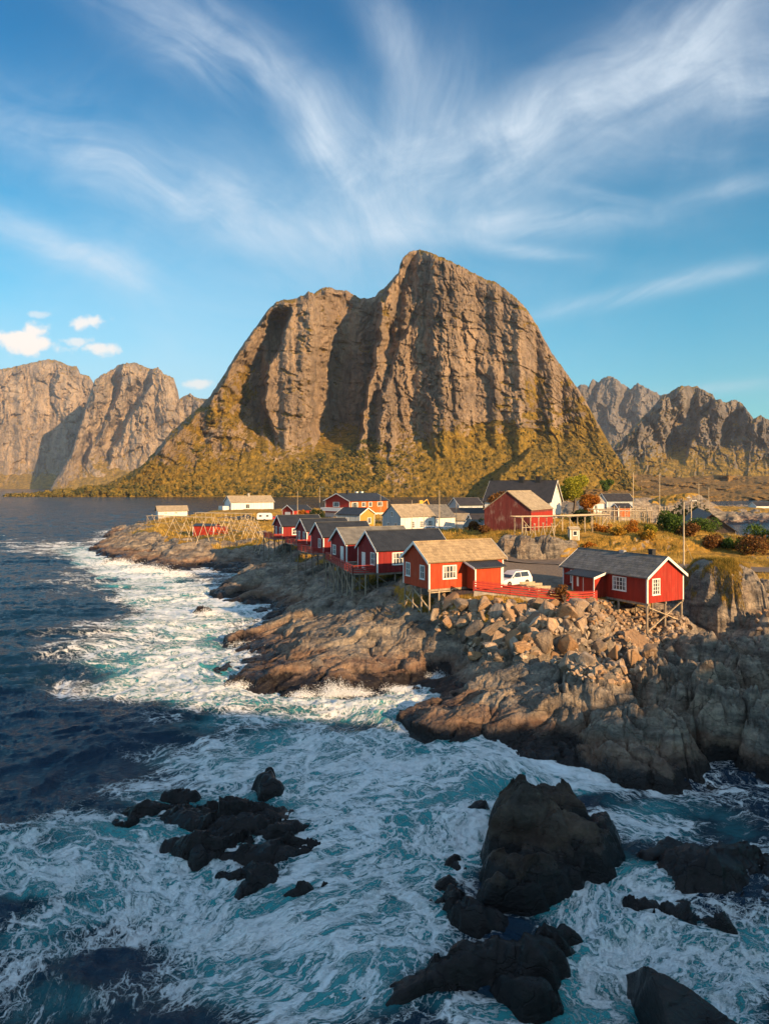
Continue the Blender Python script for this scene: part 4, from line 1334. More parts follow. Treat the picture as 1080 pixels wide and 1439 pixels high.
# ---- the hill beside and behind the viewer (outside the picture) whose shadow lies over the bay
def shading_hill():
    s_, c_ = np.meshgrid(np.linspace(24, 230, 150), np.linspace(-75, 110, 150))
    hx, hy = math.cos(SUN_AZ), math.sin(SUN_AZ)
    X, Y = s_ * hx - c_ * hy, s_ * hy + c_ * hx
    crest = np.interp(c_, [-75, -30, 16, 26, 35, 41, 50, 57, 66, 71, 76, 110], [52, 52, 44, 38, 32.6, 31.8, 33.6, 34.6, 34, 31, 25, 10])
    H = crest * np.exp(-(np.abs(s_ - 80) / 52) ** 2.2) + fbm(X * .05, Y * .05, 5, 801) * 1.3 - 1.0
    H = np.where(s_ > 80, np.maximum(H, crest * .6 * np.exp(-((s_ - 80) / 130) ** 4)), H)
    o = grid_mesh('hill', X, Y, H, M_MTN, {'veg': np.clip(.5 + fbm(X * .02, Y * .02, 3, 802), 0, 1)}, keep=(H > -3))
    tag(o, 'rocky hill beside the bay', 'hill', kind='structure')


shading_hill()


# ---- the air: thin haze between here and the far mountains
def haze():
    m, t = new_mat('haze_air')
    v = t.n('ShaderNodeVolumePrincipled', ins={'Color': (.86, .90, 1.0, 1), 'Density': .000042, 'Anisotropy': .25})
    t.n('ShaderNodeOutputMaterial', ins={'Volume': v.outputs[0]})
    b = MB()
    b.box((-5200, -700, -30), (5200, 8200, 1250))
    o = b.build('haze', m)
    tag(o, 'thin warm haze hanging over the fjord', 'haze', kind='stuff')


haze()


# ------------------------------------------------------------------ buildings
def rotz(a):
    return Matrix.Rotation(a, 4, 'Z')


M_CURT = mat_plain('net_curtain', (.34, .34, .33), .8)


def window(parent, side, L, Wd, s, z, w, h, cols=2, rows=2, frame=None, tall=False):
    """a framed window on a side of a house; side F (y=0), B (y=Wd), L (x=0), R (x=L); s = distance along, z = sill"""
    fr = MB()
    if side == 'F':
        fr.M = Matrix.Translation((s, 0, z))
    elif side == 'B':
        fr.M = Matrix.Translation((s, Wd, z)) @ rotz(math.pi)
    elif side == 'L':
        fr.M = Matrix.Translation((0, s, z)) @ rotz(-math.pi / 2)
    else:
        fr.M = Matrix.Translation((L, s, z)) @ rotz(math.pi / 2)
    t_ = .10
    d0, d1 = -.055, .01
    fr.box((-w / 2 - t_, d0, -t_), (w / 2 + t_, d1, 0))
    fr.box((-w / 2 - t_, d0, h), (w / 2 + t_, d1, h + t_))
    fr.box((-w / 2 - t_, d0, 0), (-w / 2, d1, h))
    fr.box((w / 2, d0, 0), (w / 2 + t_, d1, h))
    fr.box((-w / 2 - t_ - .04, d0 - .05, -t_ - .04), (w / 2 + t_ + .04, d1 - .02, -t_))
    for c in range(1, cols):
        x = -w / 2 + w * c / cols
        fr.box((x - .035, d0 + .012, 0), (x + .035, d1, h))
    for r in range(1, rows):
        y = h * r / rows
        fr.box((-w / 2, d0 + .02, y - .022), (w / 2, d1, y + .022))
    o = fr.build('window', frame or M_TRIM, parent)
    pn = MB()
    pn.M = fr.M.copy()
    pn.box((-w / 2, -.012, 0), (w / 2, .006, h))
    o2 = pn.build('pane', M_GLASS, o)
    if w >= .7 and h > 1.0:                       # net curtains drawn aside
        for sg in (-1, 1):
            cu_ = MB()
            cu_.M = fr.M.copy()
            xa = sg * w / 2
            xb = sg * w * .30
            cu_.prism([(xa, -.016, h), (xb, -.016, h), (sg * w * .40, -.016, h * .05), (xa, -.016, h * .05)], (0, .003, 0))
            cu_.build('curtain', M_CURT, o)
    return o


def door(parent, side, L, Wd, s, z, w, h, mat=None):
    d = MB()
    base = {'F': Matrix.Translation((s, 0, z)), 'B': Matrix.Translation((s, Wd, z)) @ rotz(math.pi), 'L': Matrix.Translation((0, s, z)) @ rotz(-math.pi / 2),
            'R': Matrix.Translation((L, s, z)) @ rotz(math.pi / 2)}[side]
    d.M = base
    t_ = .09
    d.box((-w / 2 - t_, -.06, 0), (-w / 2, .01, h + t_))
    d.box((w / 2, -.06, 0), (w / 2 + t_, .01, h + t_))
    d.box((-w / 2, -.06, h), (w / 2, .01, h + t_))
    d.box((-w / 2, -.03, 0), (w / 2, .006, h))
    for k in range(2):
        d.box((-w / 2 + .12, -.042, .15 + k * h * .48), (w / 2 - .12, -.03, .15 + k * h * .48 + h * .36))
    o = d.build('door', mat or M_TRIM, parent)
    g = MB()
    g.M = base
    g.box((w / 2 - .14, -.09, h * .46), (w / 2 - .09, -.03, h * .50))
    g.build('handle', M_METAL, o)
    return o


def gable_house(name, label, cat, org, ang, L, Wd, h, rh, wall, roof, group=None, trim=M_TRIM, over=.28, thick=.12, wins=(), doors=(), found=None, floor=0.0, gable_mat=None, barge=True, ridge_off=0.0):
    """a timber house: x along the ridge, y across; org = the corner at x=0, y=0, at floor height"""
    e = empty(name, org, ang)
    tag(e, label, cat, group)
    m = MB()
    ry = Wd / 2 + ridge_off
    F = [(0, 0, floor), (L, 0, floor), (L, Wd, floor), (0, Wd, floor), (0, 0, h), (L, 0, h), (L, Wd, h), (0, Wd, h), (0, ry, h + rh), (L, ry, h + rh)]
    m.add(F, [(0, 1, 5, 4), (2, 3, 7, 6), (0, 3, 2, 1)], 0)
    m.add(F, [(1, 2, 6, 9, 5), (3, 0, 4, 8, 7)], 1 if gable_mat else 0)
    m.build('wall', [wall] + ([gable_mat] if gable_mat else []), e)
    # two roof slabs
    r = MB()
    for sgn, y0, y1 in ((-1, 0, ry), (1, Wd, ry)):
        sl = rh / abs(y1 - y0)
        ye = y0 + sgn * over
        ze = h - sl * over
        n = Vector((0, -sl * (-sgn) * -1, 1)).normalized()
        n = Vector((0, sgn * sl, 1)).normalized() * thick
        a, b = Vector((-over, ye, ze + .02)), Vector((-over, y1, h + rh + .02))
        r.prism([a, b, b + n, a + n], (L + 2 * over, 0, 0))
    r.box((-over, ry - .10, h + rh + thick * .8), (L + over, ry + .10, h + rh + thick * 1.15 + .05))
    ro = r.build('roof', roof, e)
    if barge:
        for x in (-over - .035, L + over - .0):
            for y0, sgn in ((0, -1), (Wd, 1)):
                sl = rh / abs(ry - y0)
                bb = MB()
                p, q = Vector((x, y0 + sgn * (over + .02), h - sl * (over + .02) + .02)), Vector((x, ry, h + rh + .02))
                bb.prism([p + Vector((0, 0, -.12)), q + Vector((0, 0, -.12)), q + Vector((0, 0, .17)), p + Vector((0, 0, .17))], (.035, 0, 0))
                bb.build('bargeboard', trim, e)
    for x, y in ((0, 0), (L, 0), (L, Wd), (0, Wd)):
        cb = MB()
        sx_, sy_ = (-1 if x == 0 else 1), (-1 if y == 0 else 1)
        a = .13
        zt = h - .02
        cb.box((min(x + sx_ * .022, x - sx_ * a), min(y + sy_ * .022, y), floor), (max(x + sx_ * .022, x - sx_ * a), max(y + sy_ * .022, y), zt))
        cb.box((min(x + sx_ * .022, x), min(y, y - sy_ * a), floor), (max(x + sx_ * .022, x), max(y, y - sy_ * a), zt))
        cb.build('corner_board', trim, e)
    for wn in wins:
        window(e, wn[0], L, Wd, *wn[1:])
    for dn in doors:
        door(e, dn[0], L, Wd, *dn[1:])
    if found:
        f = MB()
        f.box((.06, .06, floor - found), (L - .06, Wd - .06, floor))
        f.build('foundation', M_CONC, e)
    return e, ro


def gpoint(e, x, y):
    v = rotz(e.rotation_euler[2]) @ Vector((x, y, 0))
    return e.location.x + v.x, e.location.y + v.y


def stilts(e, pts, ztop=-.02, r=.09, mat=None, depth=.6):
    """timber posts from the floor of a house down into the rock"""
    out = []
    for (x, y) in pts:
        wx, wy = gpoint(e, x, y)
        g = float(ground_h(np.array([wx]), np.array([wy]))[0]) - e.location.z
        p = MB()
        p.tube((x, y, ztop), (x, y, min(g, ztop - .2) - depth), r, r * .95, 8)
        p.build('stilt', mat or M_WOOD, e)
        out.append(g)
    return out


def brace(e, a, b, w=.11, mat=None):
    p = MB()
    p.bar(a, b, w, .07)
    p.build('brace', mat or M_WOODL, e)


def joists(e, L, Wd, mat=None):
    p = MB()
    for y in (.15, Wd / 2, Wd - .15):
        p.box((-.05, y - .09, -.24), (L + .05, y + .09, -.02))
    p.build('floor_beam', mat or M_WOOD, e)


def chimney(ro, x, y, z, w=.5, h=.9, mat=None, cap=True):
    c = MB()
    c.box((x - w / 2, y - w / 2, z - .7), (x + w / 2, y + w / 2, z + h))
    if cap:
        c.box((x - w / 2 - .05, y - w / 2 - .05, z + h - .02), (x + w / 2 + .05, y + w / 2 + .05, z + h + .08))
    c.build('chimney', mat or M_CHIM, ro)


FZ = 7.0
U = math.radians(27)
CG = 'red cabins on stilts along the shore'
# --- cabin A, the nearest of the row, sunlit orange put into its boards, with a lichen-gold shake roof
zA = 7.0
A_, Ar = gable_house('fishing_cabin', 'red cabin on stilts with golden shingle roof, nearest of the shore row', 'cabin', (4.32, 66.5, zA), U, 8.9, 5.2, 2.72, 1.62, MW_REDSUN, M_SHAKE, CG,
                     wins=(('F', 2.35, 1.0, 1.45, 1.15, 4, 2), ('L', 1.25, .95, .75, 1.2, 2, 2), ('L', 4.15, .95, .75, 1.2, 2, 2)))
joists(A_, 8.9, 5.2)
stilts(A_, [(.12, .12), (.12, 1.7), (.12, 3.4), (.12, 5.05), (2.6, .12), (2.6, 2.6), (2.6, 5.0), (1.2, .12)], r=.10)
brace(A_, (.1, .2, -1.9), (.1, 3.3, -.3))
brace(A_, (.1, 1.7, -2.4), (.1, 5.0, -1.2))
brace(A_, (.1, 5.0, -2.3), (.1, 3.4, -.3))
brace(A_, (.2, .05, -.35), (2.6, .05, -.32))
# lean-to porch
pm = MB()
pm.add([(4.35, -1.55, -.1), (7.55, -1.55, -.1), (7.55, 0, -.1), (4.35, 0, -.1), (4.35, -1.55, 2.05), (7.55, -1.55, 2.05), (7.55, 0, 2.45), (4.35, 0, 2.45)],
       [(0, 1, 5, 4), (1, 2, 6, 5), (3, 0, 4, 7), (0, 3, 2, 1)])
po = pm.build('porch', MW_REDSUN, A_)
pr = MB()
pr.prism([(4.0, -1.9, 1.98), (4.0, .02, 2.50), (4.0, .02, 2.60), (4.0, -1.9, 2.08)], (3.9, 0, 0))
pr.build('porch_roof', M_BLACK, po)
pt = MB()
for x in (4.32, 7.45):
    pc = MB()
    pc.box((x - .03, -1.60, -.1), (x + .12, -1.555, 2.04))
    pc.build('porch_post', M_TRIM, po)
pt.prism([(3.96, -1.95, 1.90), (3.96, .0, 2.42), (3.96, .0, 2.62), (3.96, -1.95, 2.10)], (.04, 0, 0))
pt.build('porch_trim', M_TRIM, po)

# --- cabin B, slate roof, on tall posts at the right
zB = 5.70
LB, WB = 11.2, 5.4
angB = math.radians(-60)
B_, Br = gable_house('fishing_cabin', 'red cabin on tall cross-braced posts with grey slate roof', 'cabin', (19.75, 75.7, zB), angB, LB, WB, 2.55, 1.72, MW_RED, M_SLATE, None, barge=True,
                     wins=(('F', 7.85, .95, 1.55, 1.2, 4, 3), ('F', 1.55, .95, .6, 1.2, 2, 3), ('R', 1.25, .85, .95, 1.4, 3, 4)))
joists(B_, LB, WB)
stilts(B_, [(LB - .12, .12), (LB - .12, 2.75), (LB - .12, 5.25), (LB - 3.6, .15), (LB - 3.6, 2.7), (LB - 3.6, 5.2), (LB - 6.3, 5.2), (LB - 6.0, .15)], r=.11)
xb = LB - .12
brace(B_, (xb, .25, -2.7), (xb, 5.2, -.25), .14)
brace(B_, (xb + .09, .25, -.4), (xb + .09, 5.2, -2.2), .14)
brace(B_, (LB - 3.6, .2, -2.2), (LB - .2, .2, -1.2), .12)
pm = MB()
pm.add([(3.1, -1.7, -.05), (6.1, -1.7, -.05), (6.1, 0, -.05), (3.1, 0, -.05), (3.1, -1.7, 2.05), (6.1, -1.7, 2.05), (6.1, 0, 2.4), (3.1, 0, 2.4)],
       [(0, 1, 5, 4), (1, 2, 6, 5), (3, 0, 4, 7), (0, 3, 2, 1)])
po = pm.build('porch', MW_RED, B_)
pr = MB()
pr.prism([(2.2, -2.0, 1.97), (2.2, .02, 2.46), (2.2, .02, 2.56), (2.2, -2.0, 2.07)], (4.15, 0, 0))
pr.build('porch_roof', M_BLACK, po)
pt = MB()
pt.prism([(6.36, -2.06, 1.86), (6.36, .0, 2.38), (6.36, .0, 2.60), (6.36, -2.06, 2.10)], (.04, 0, 0))
for x in (6.0, 3.07):
    pc = MB()
    pc.box((x, -1.76, -.05), (x + .13, -1.705, 2.02))
    pc.build('porch_post', M_TRIM, po)
pt.build('porch_trim', M_TRIM, po)
pw = MB()
pw.box((3.75, -1.75, .9), (4.0, -1.705, 1.9))
pw.box((4.6, -1.74, .1), (4.66, -1.705, 1.9))
pw.build('porch_window', M_TRIM, po)
chimney(Br, LB - 1.9, WB / 2 + .35, 2.55 + 1.6, .5, .75)
v_ = MB()
v_.box((5.6, WB / 2 - .2, 4.2), (6.2, WB / 2 + .2, 4.62))
v_.build('roof_hatch', M_METAL, Br)

# --- the shaded row behind cabin A
def row_cabin(label, org, L, roof, h, rh, Wd=5.2, wins=(), doors=(), deck=True, ang=U, deckw=1.9, dx1=None, chim=None):
    e, ro = gable_house('fishing_cabin', label, 'cabin', (org[0], org[1], FZ), ang, L, Wd, h, rh, MW_REDSHADE, roof, CG, wins=wins, doors=doors)
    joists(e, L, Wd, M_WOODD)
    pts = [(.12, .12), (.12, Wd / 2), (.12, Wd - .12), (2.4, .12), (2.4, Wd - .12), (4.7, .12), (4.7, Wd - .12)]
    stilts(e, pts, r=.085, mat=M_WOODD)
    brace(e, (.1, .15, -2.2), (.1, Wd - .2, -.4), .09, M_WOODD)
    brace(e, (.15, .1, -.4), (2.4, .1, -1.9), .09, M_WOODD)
    if deck:
        dk = MB()
        dk.box((-deckw, -.6, -.16), (-.04, Wd + 1.0, -.03))
        d = dk.build('deck', M_WOODD, e)
        for k in range(3):
            y = -.5 + (Wd + 1.4) * k / 2
            wx, wy = gpoint(e, -deckw + .1, y)
            g = float(ground_h(np.array([wx]), np.array([wy]))[0]) - FZ
            p = MB()
            p.tube((-deckw + .1, y, -.16), (-deckw + .1, y, min(g, -.3) - .5), .08, .08, 7)
            p.build('deck_post', M_WOODD, d)
        rl = MB()
        railing(rl, [(-.1, -.55), (-deckw + .06, -.55), (-deckw + .06, Wd + .95), (-.1, Wd + .95)])
        rl.build('railing', MW_FENCE, d)
    if chim:
        chimney(ro, chim[0], Wd / 2 + chim[1], h + rh * .7, .45, 1.0, M_CONC)
    return e


def railing(rl, pts, z0=0.0, h=.95, nr=4, post=1.4):
    for (x0, y0), (x1, y1) in zip(pts[:-1], pts[1:]):
        ln = math.hypot(x1 - x0, y1 - y0)
        n = max(1, int(ln / post))
        for k in range(n + 1):
            x, y = x0 + (x1 - x0) * k / n, y0 + (y1 - y0) * k / n
            rl.box((x - .04, y - .04, z0 - .12), (x + .04, y + .04, z0 + h - .02))
        for k in range(nr):
            z = z0 + .14 + (h - .3) * k / (nr - 1)
            rl.bar((x0, y0, z), (x1, y1, z), .03, .12)
        rl.bar((x0, y0, z0 + h), (x1, y1, z0 + h), .11, .04)


row_cabin('dark-roofed red cabin just behind the golden-roofed one, with a four-light side window', (-.85, 79.0), 9.6, M_BLACK, 2.68, 1.95, 5.3,
          wins=(('F', 2.9, .95, 1.7, 1.25, 4, 2), ('L', 1.1, .95, .95, 1.25, 2, 2)), doors=(('L', 3.6, .05, .8, 2.0),), deck=False)
row_cabin('grey-roofed red cabin with a white door, in the middle of the shaded row', (-4.95, 89.0), 9.6, M_GREYROOF, 2.65, 1.75, 5.2,
          wins=(('L', 4.0, .95, .9, 1.1, 2, 2),), doors=(('L', 1.35, .05, .85, 2.0),), deck=False, chim=None)
row_cabin('third red cabin from the seaward end of the shaded row, one window in its gable', (-9.2, 103.0), 8.2, M_BLACK, 2.5, 1.9, 5.2,
          wins=(('L', 1.5, .8, .85, 1.2, 2, 2),))
row_cabin('second red cabin from the seaward end, gable with two windows and overlapping black roof', (-13.4, 118.0), 8.2, M_BLACK, 2.4, 1.85, 5.2,
          wins=(('L', 1.35, .75, .8, 1.3, 2, 2), ('L', 3.7, .75, .8, 1.3, 2, 2)))
row_cabin('red cabin at the seaward end of the shaded row, small window in its side wall', (-19.7, 132.0), 8.2, M_BLACK, 2.45, 1.85, 5.2,
          wins=(('L', 1.2, .75, .7, 1.35, 2, 2), ('L', 3.7, .75, .7, 1.35, 2, 2), ('F', 2.6, .75, 1.15, 1.1, 2, 2)))

# raised deck round the two nearer cabins of the shaded row
dk = empty('raised_deck', (-3.3, 79.5, FZ - .05))
tag(dk, 'large wooden deck on stilts with red railing in front of the shaded cabins', 'deck')
dpts = [(-4.9, 15.6), (-.35, -.75), (2.35, .0), (.1, 4.9), (-1.4, 9.6), (-3.9, 14.0)]
f_ = MB()
f_.prism([(x, y, -.14) for x, y in dpts], (0, 0, .12))
f_.build('floor', M_WOODD, dk)
r_ = MB()
railing(r_, [dpts[5], dpts[0], dpts[1], dpts[2]])
r_.build('railing', MW_FENCE, dk)
for k in range(7):
    for row_ in (0, 1):
        x, y = -4.8 + 4.4 * k / 6 + row_ * 1.5, 15.2 - 15.6 * k / 6
        g = float(ground_h(np.array([x - 3.3]), np.array([y + 79.5]))[0]) - FZ
        p = MB()
        p.tube((x, y, -.1), (x, y, min(g, -.4) - .5), .085, .085, 8)
        p.build('stilt', M_WOOD, dk)
for (a, b) in (((-.5, -.5, -2.2), (-1.7, 4.2, -.3)), ((-1.7, 4.2, -2.2), (-2.9, 8.4, -.3)), ((-.4, -.6, -.3), (1.3, -.1, -2.0)), ((-3.0, 8.6, -2.3), (-4.0, 12.2, -.3))):
    p = MB()
    p.bar(a, b, .1, .07)
    p.build('brace', M_WOOD, dk)
tb = empty('picnic_table', (-4.15, 84.6, FZ - .06), math.radians(20))
tag(tb, 'grey wooden table with benches on the raised deck', 'table')
q = MB()
q.box((-.8, -.38, .70), (.8, .38, .75))
q.build('table_top', M_WOOD, tb)
for s_ in (-1, 1):
    q = MB()
    q.box((-.8, s_ * .72 - .13, .42), (.8, s_ * .72 + .13, .46))
    q.build('bench', M_WOOD, tb)
    q = MB()
    for y_ in (-1, 1):
        q.bar((s_ * .6, y_ * .3, .70), (s_ * .6, y_ * .72, .0), .07, .05)
    q.box((s_ * .6 - .03, -.75, .36), (s_ * .6 + .03, .75, .42))
    q.build('trestle', M_WOOD, tb)


# --- the village behind
def hz(px, py_base, Y):
    return HC + (HY - py_base) / FP * Y


def place(px, Y, zb=None):
    x = gx(px, Y)
    g = float(ground_h(np.array([x]), np.array([float(Y)]))[0])
    return (x, Y, g if zb is None else zb)


R_ = math.radians
# small white house on the point
e, ro = gable_house('white_house', 'small white house with pale roof alone on the point', 'house', (gx(222.5, 246), 246, 6.0), R_(26), 10.2, 5.4, 2.4, 1.5, MW_WHITE, M_TANROOF, found=.9, over=.5,
                    wins=(('F', 2.6, 1.3, .9, .35, 2, 1), ('F', 6.2, 1.3, .9, .35, 2, 1)), doors=(), barge=False)
# long white building
e, ro = gable_house('white_house', 'long white building with pale roof behind the drying racks', 'house', (gx(325, 305), 305, 6.7), R_(31), 20, 9.5, 3.4, 2.7, MW_WHITE, M_TANROOF, found=1.0, over=.5, barge=True,
                    wins=(('F', 7.6, .6, 1.9, 1.8, 2, 1), ('L', 2.2, 1.3, 1.3, 1.2, 2, 1)))
chimney(ro, 9.5, 4.2, 6.2, .9, 1.1, M_CONC)
an = MB()
an.box((-3.2, 2.0, -.2), (-.05, 8.3, 1.6))
an.build('terrace', MW_WHITE, e)
# red shed between the racks
e, ro = gable_house('red_shed', 'low red shed with flat black roof among the drying racks', 'shed', (gx(271, 182), 182, 3.6), R_(-2), 5.6, 6.0, 2.9, .35, MW_RED, M_BLACK, found=.5, over=.25, barge=False)
an = MB()
an.box((5.65, .4, 0), (8.1, 5.2, 2.6))
an.build('side_room', MW_REDSUN, e)
# red garage
e, ro = gable_house('red_garage', 'red garage with white door behind the caravan', 'garage', (gx(412, 226), 226, 6.3), R_(52), 8.5, 5.2, 2.9, 1.6, MW_RED, M_BLACK, found=.4)
door(e, 'L', 8.5, 5.2, 2.6, 0, 2.3, 2.2)
# big red house with white balcony band
e, ro = gable_house('red_house', 'large bright red and orange house with white balcony band', 'house', (gx(491, 222), 222, 7.2), R_(48), 18.5, 11.5, 5.2, 2.3, MW_ORANGE, M_BLACK, found=1.6, gable_mat=MW_RED, over=.5,
                    wins=(('L', 6.2, 3.3, 2.8, 1.35, 3, 1), ('F', 2.4, 2.7, 2.8, 1.9, 3, 1), ('F', 6.6, 3.3, 1.6, 1.3, 2, 1), ('F', 9.8, 3.3, 1.6, 1.3, 2, 1), ('F', 14.6, 3.3, 2.4, 1.3, 2, 1)))
chimney(ro, 4.2, 5.2, 7.1, .6, 1.5)
chimney(ro, 10.0, 6.6, 7.0, .8, 1.1, M_TRIM)
chimney(ro, 12.5, 6.6, 7.0, .8, 1.1, M_TRIM)
bl = MB()
bl.box((-1.9, -.3, 1.75), (-.03, 11.8, 2.9))
bl.build('balcony', M_TRIM, e)
bl = MB()
bl.box((-.05, .0, -1.4), (.0, 11.5, 1.2))
bl.box((0.3, -.06, -1.5), (18.2, -.0, 1.0))
bl.build('ground_floor_wall', MW_WHITE, e)
# ochre house
e, ro = gable_house('ochre_house', 'ochre house with black roof and white bargeboards behind the red row', 'house', (gx(473, 178), 178, 6.7), R_(-34), 7.4, 6.6, 3.2, 1.55, MW_GREY, M_BLACK, found=.8, gable_mat=MW_OCHRE, over=.35,
                    wins=(('R', 4.2, .9, 1.5, 1.3, 2, 1), ('F', 3.2, 1.0, 1.0, 1.2, 2, 1)))
# pale house with tan and grey roof
e, ro = gable_house('white_house', 'white house with long tan shingle roof and blue-grey gable in the village', 'house', (gx(563, 150), 150, 6.7), R_(33), 9.2, 7.4, 3.7, 2.5, MW_WHITE, M_TANROOF, found=.6, gable_mat=MW_GREY, over=.25, barge=False,
                    wins=(('F', 3.2, 1.2, .95, 1.35, 3, 3), ('F', 5.6, 1.2, .95, 1.35, 3, 3), ('F', 8.0, 1.0, 1.2, 1.6, 3, 3), ('L', 2.0, .9, .8, 1.3, 2, 2), ('L', 5.0, .9, .8, 1.3, 2, 2), ('L', 3.5, 3.7, .7, 1.0, 2, 2)))
e2, ro2 = gable_house('white_shed', 'slate-roofed white shed joined to the end of the tan-roofed house', 'shed', (e.location.x + 9.3 * math.cos(R_(33)) + .2, e.location.y + 9.3 * math.sin(R_(33)) + .2, 6.7), R_(33), 5.6, 7.2, 3.4, 2.6, MW_WHITE, M_SLATE, found=.5, barge=False)
# small orange-red shed and little buildings by it
e, ro = gable_house('red_shed', 'small orange-red shed beside the white car', 'shed', (gx(651, 140), 140, 6.6), R_(-40), 4.2, 3.6, 2.2, 1.3, MW_REDSHADE, M_SLATE, found=.3, gable_mat=MW_REDSUN, over=.2)
e, ro = gable_house('long_warehouse', 'low white warehouse with long dark roof behind the village', 'warehouse', (gx(630, 178), 178, 6.4), R_(6), 10.5, 7.5, 2.6, 2.2, MW_WHITE, M_DARKROOF, found=.6)
e, ro = gable_house('white_shed', 'small shed with tan roof between the white house and the warehouse', 'shed', (gx(630, 160), 160, 6.6), R_(-20), 4.0, 5.0, 2.6, 1.4, MW_WHITE, M_TANROOF, found=.4)
# weathered red barn
e, ro = gable_house('red_barn', 'big weathered red barn with tan roof on the grassy knoll', 'barn', (gx(745.8, 118), 118, 9.0), R_(58), 11.5, 8.7, 3.95, 3.2, MW_BARN, M_TANROOF, found=1.4, trim=MW_BARN, over=.15, barge=False, gable_mat=MW_BARN)
bs = MB()
bs.box((.0, -.03, .3), (11.5, .0, 3.5))
bs.build('sunlit_side_boards', MW_RED, e)  # brighter red sheet, sunlight on the barn's side put into its colour
stilts(e, [(.2, 8.4), (.2, 6.2)], ztop=0, r=.12)
# dark-roofed white house behind the barn
e, ro = gable_house('white_house', 'white house with broad black roof and two black chimneys behind the barn', 'house', (gx(681, 176), 176, 10.1), R_(-30), 17.0, 9.5, 3.5, 4.9, MW_WHITE, M_DARKROOF, found=1.0, over=.5,
                    wins=(('R', 5.6, 5.2, .7, 1.4, 1, 2),))
chimney(ro, 8.2, 4.75, 8.5, 1.3, 1.0)
chimney(ro, 12.6, 4.75, 8.5, 1.3, 1.0)
e, ro = gable_house('white_house', 'small white house half hidden by russet trees right of the birch', 'house', (gx(826, 196), 196, 9.6), R_(20), 5.4, 4.6, 2.8, 1.7, MW_WHITE, M_TANROOF, found=.8, wins=(('F', 2.6, 1.0, 1.0, 1.1, 2, 1),))
e, ro = gable_house('orange_hut', 'orange hut behind the dense drying rack', 'hut', (gx(868, 150), 150, 10.4), R_(10), 3.0, 2.6, 2.1, .7, MW_ORANGE, M_DARKROOF, found=.8)
e, ro = gable_house('dark_shed', 'dark-roofed shed at the right end of the dense drying rack', 'shed', (gx(852, 205), 205, 10.8), R_(14), 9.0, 5.0, 2.0, 2.0, MW_GREY, M_DARKROOF, found=1.5)
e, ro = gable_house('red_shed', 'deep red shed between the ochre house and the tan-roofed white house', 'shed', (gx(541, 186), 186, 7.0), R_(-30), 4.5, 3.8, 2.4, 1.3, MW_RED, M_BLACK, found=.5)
e, ro = gable_house('grey_house', 'grey house with dark roof behind the warehouse', 'house', (gx(645, 215), 215, 8.2), R_(24), 8.5, 6.5, 3.0, 2.2, MW_GREY, M_DARKROOF, found=1.0, wins=(('F', 2.4, 1.0, 1.0, 1.2, 2, 1), ('F', 5.6, 1.0, 1.0, 1.2, 2, 1)))
e, ro = gable_house('white_shed', 'low pale shed with dark roof left of the barn', 'shed', (gx(664, 150), 150, 7.4), R_(12), 4.0, 4.0, 2.2, 1.2, MW_WHITE, M_DARKROOF, found=.6)
# harbour building at the right
e, ro = gable_house('harbour_building', 'long dark-roofed harbour building by the water at the right', 'building', (gx(1033, 150), 150, 4.2), R_(69), 46, 9.5, 3.0, 3.6, mat_boards('dark_brown_boards', (.07, .05, .04)), M_DARKROOF, found=2.5, over=.5, barge=False)
an = MB()
an.box((-1.6, .3, .2), (-.04, 3.6, 2.3))
an.build('white_annex', MW_WHITE, e)
window(e, 'L', 46, 9.5, 1.1, 1.0, .6, .7, 1, 1)
# pale building across the harbour, tiny
e, ro = gable_house('white_house', 'distant white building on the far harbour shore at the right edge', 'building', (gx(1062, 420), 420, 2.2), R_(4), 14, 8, 3.0, 2.2, MW_WHITE, M_DARKROOF, found=1.5)


# ------------------------------------------------------------------ fence and wall above the boulder slope
def fence_run(name, label, pts, zt, nb=4, h=.95, group=None):
    """pts: ground line; zt: heights of its ends; boards are one part, posts another, the footing wall a third"""
    x0, y0 = pts[0]
    e = empty(name, (x0, y0, 0))
    tag(e, label, 'fence', group)
    b, p, w = MB(), [], MB()
    for (a, c, za, zc) in zip(pts[:-1], pts[1:], zt[:-1], zt[1:]):
        a3, c3 = Vector((a[0] - x0, a[1] - y0, za)), Vector((c[0] - x0, c[1] - y0, zc))
        n = max(1, int((c3 - a3).length / 1.9))
        for k in range(nb):
            dz = Vector((0, 0, .16 + (h - .26) * k / (nb - 1)))
            b.bar(a3 + dz, c3 + dz, .028, .15)
        b.bar(a3 + Vector((0, 0, h + .05)), c3 + Vector((0, 0, h + .05)), .13, .035)
        for k in range(n + 1):
            q = a3.lerp(c3, k / n)
            s_ = MB()
            s_.box((q.x - .05, q.y + .02, q.z - .1), (q.x + .05, q.y + .11, q.z + h))
            s_.build('fence_post', MW_FENCE, e)
        w.bar(a3 + Vector((0, 0, -.28)), c3 + Vector((0, 0, -.28)), .32, .56)
    b.build('boards', MW_FENCE, e)
    w.build('footing_wall', M_CONC, e)
    return e


fence_run('board_fence', 'long red board fence on a concrete footing above the boulder slope', [(8.55, 65.6), (12.0, 65.4), (17.15, 65.3)], [7.0, 6.6, 6.05])
fence_run('board_fence', 'short sunlit red board fence running from the corner to the slate-roofed cabin', [(17.35, 65.3), (19.2, 66.2), (20.9, 67.3)], [6.0, 5.85, 5.75])


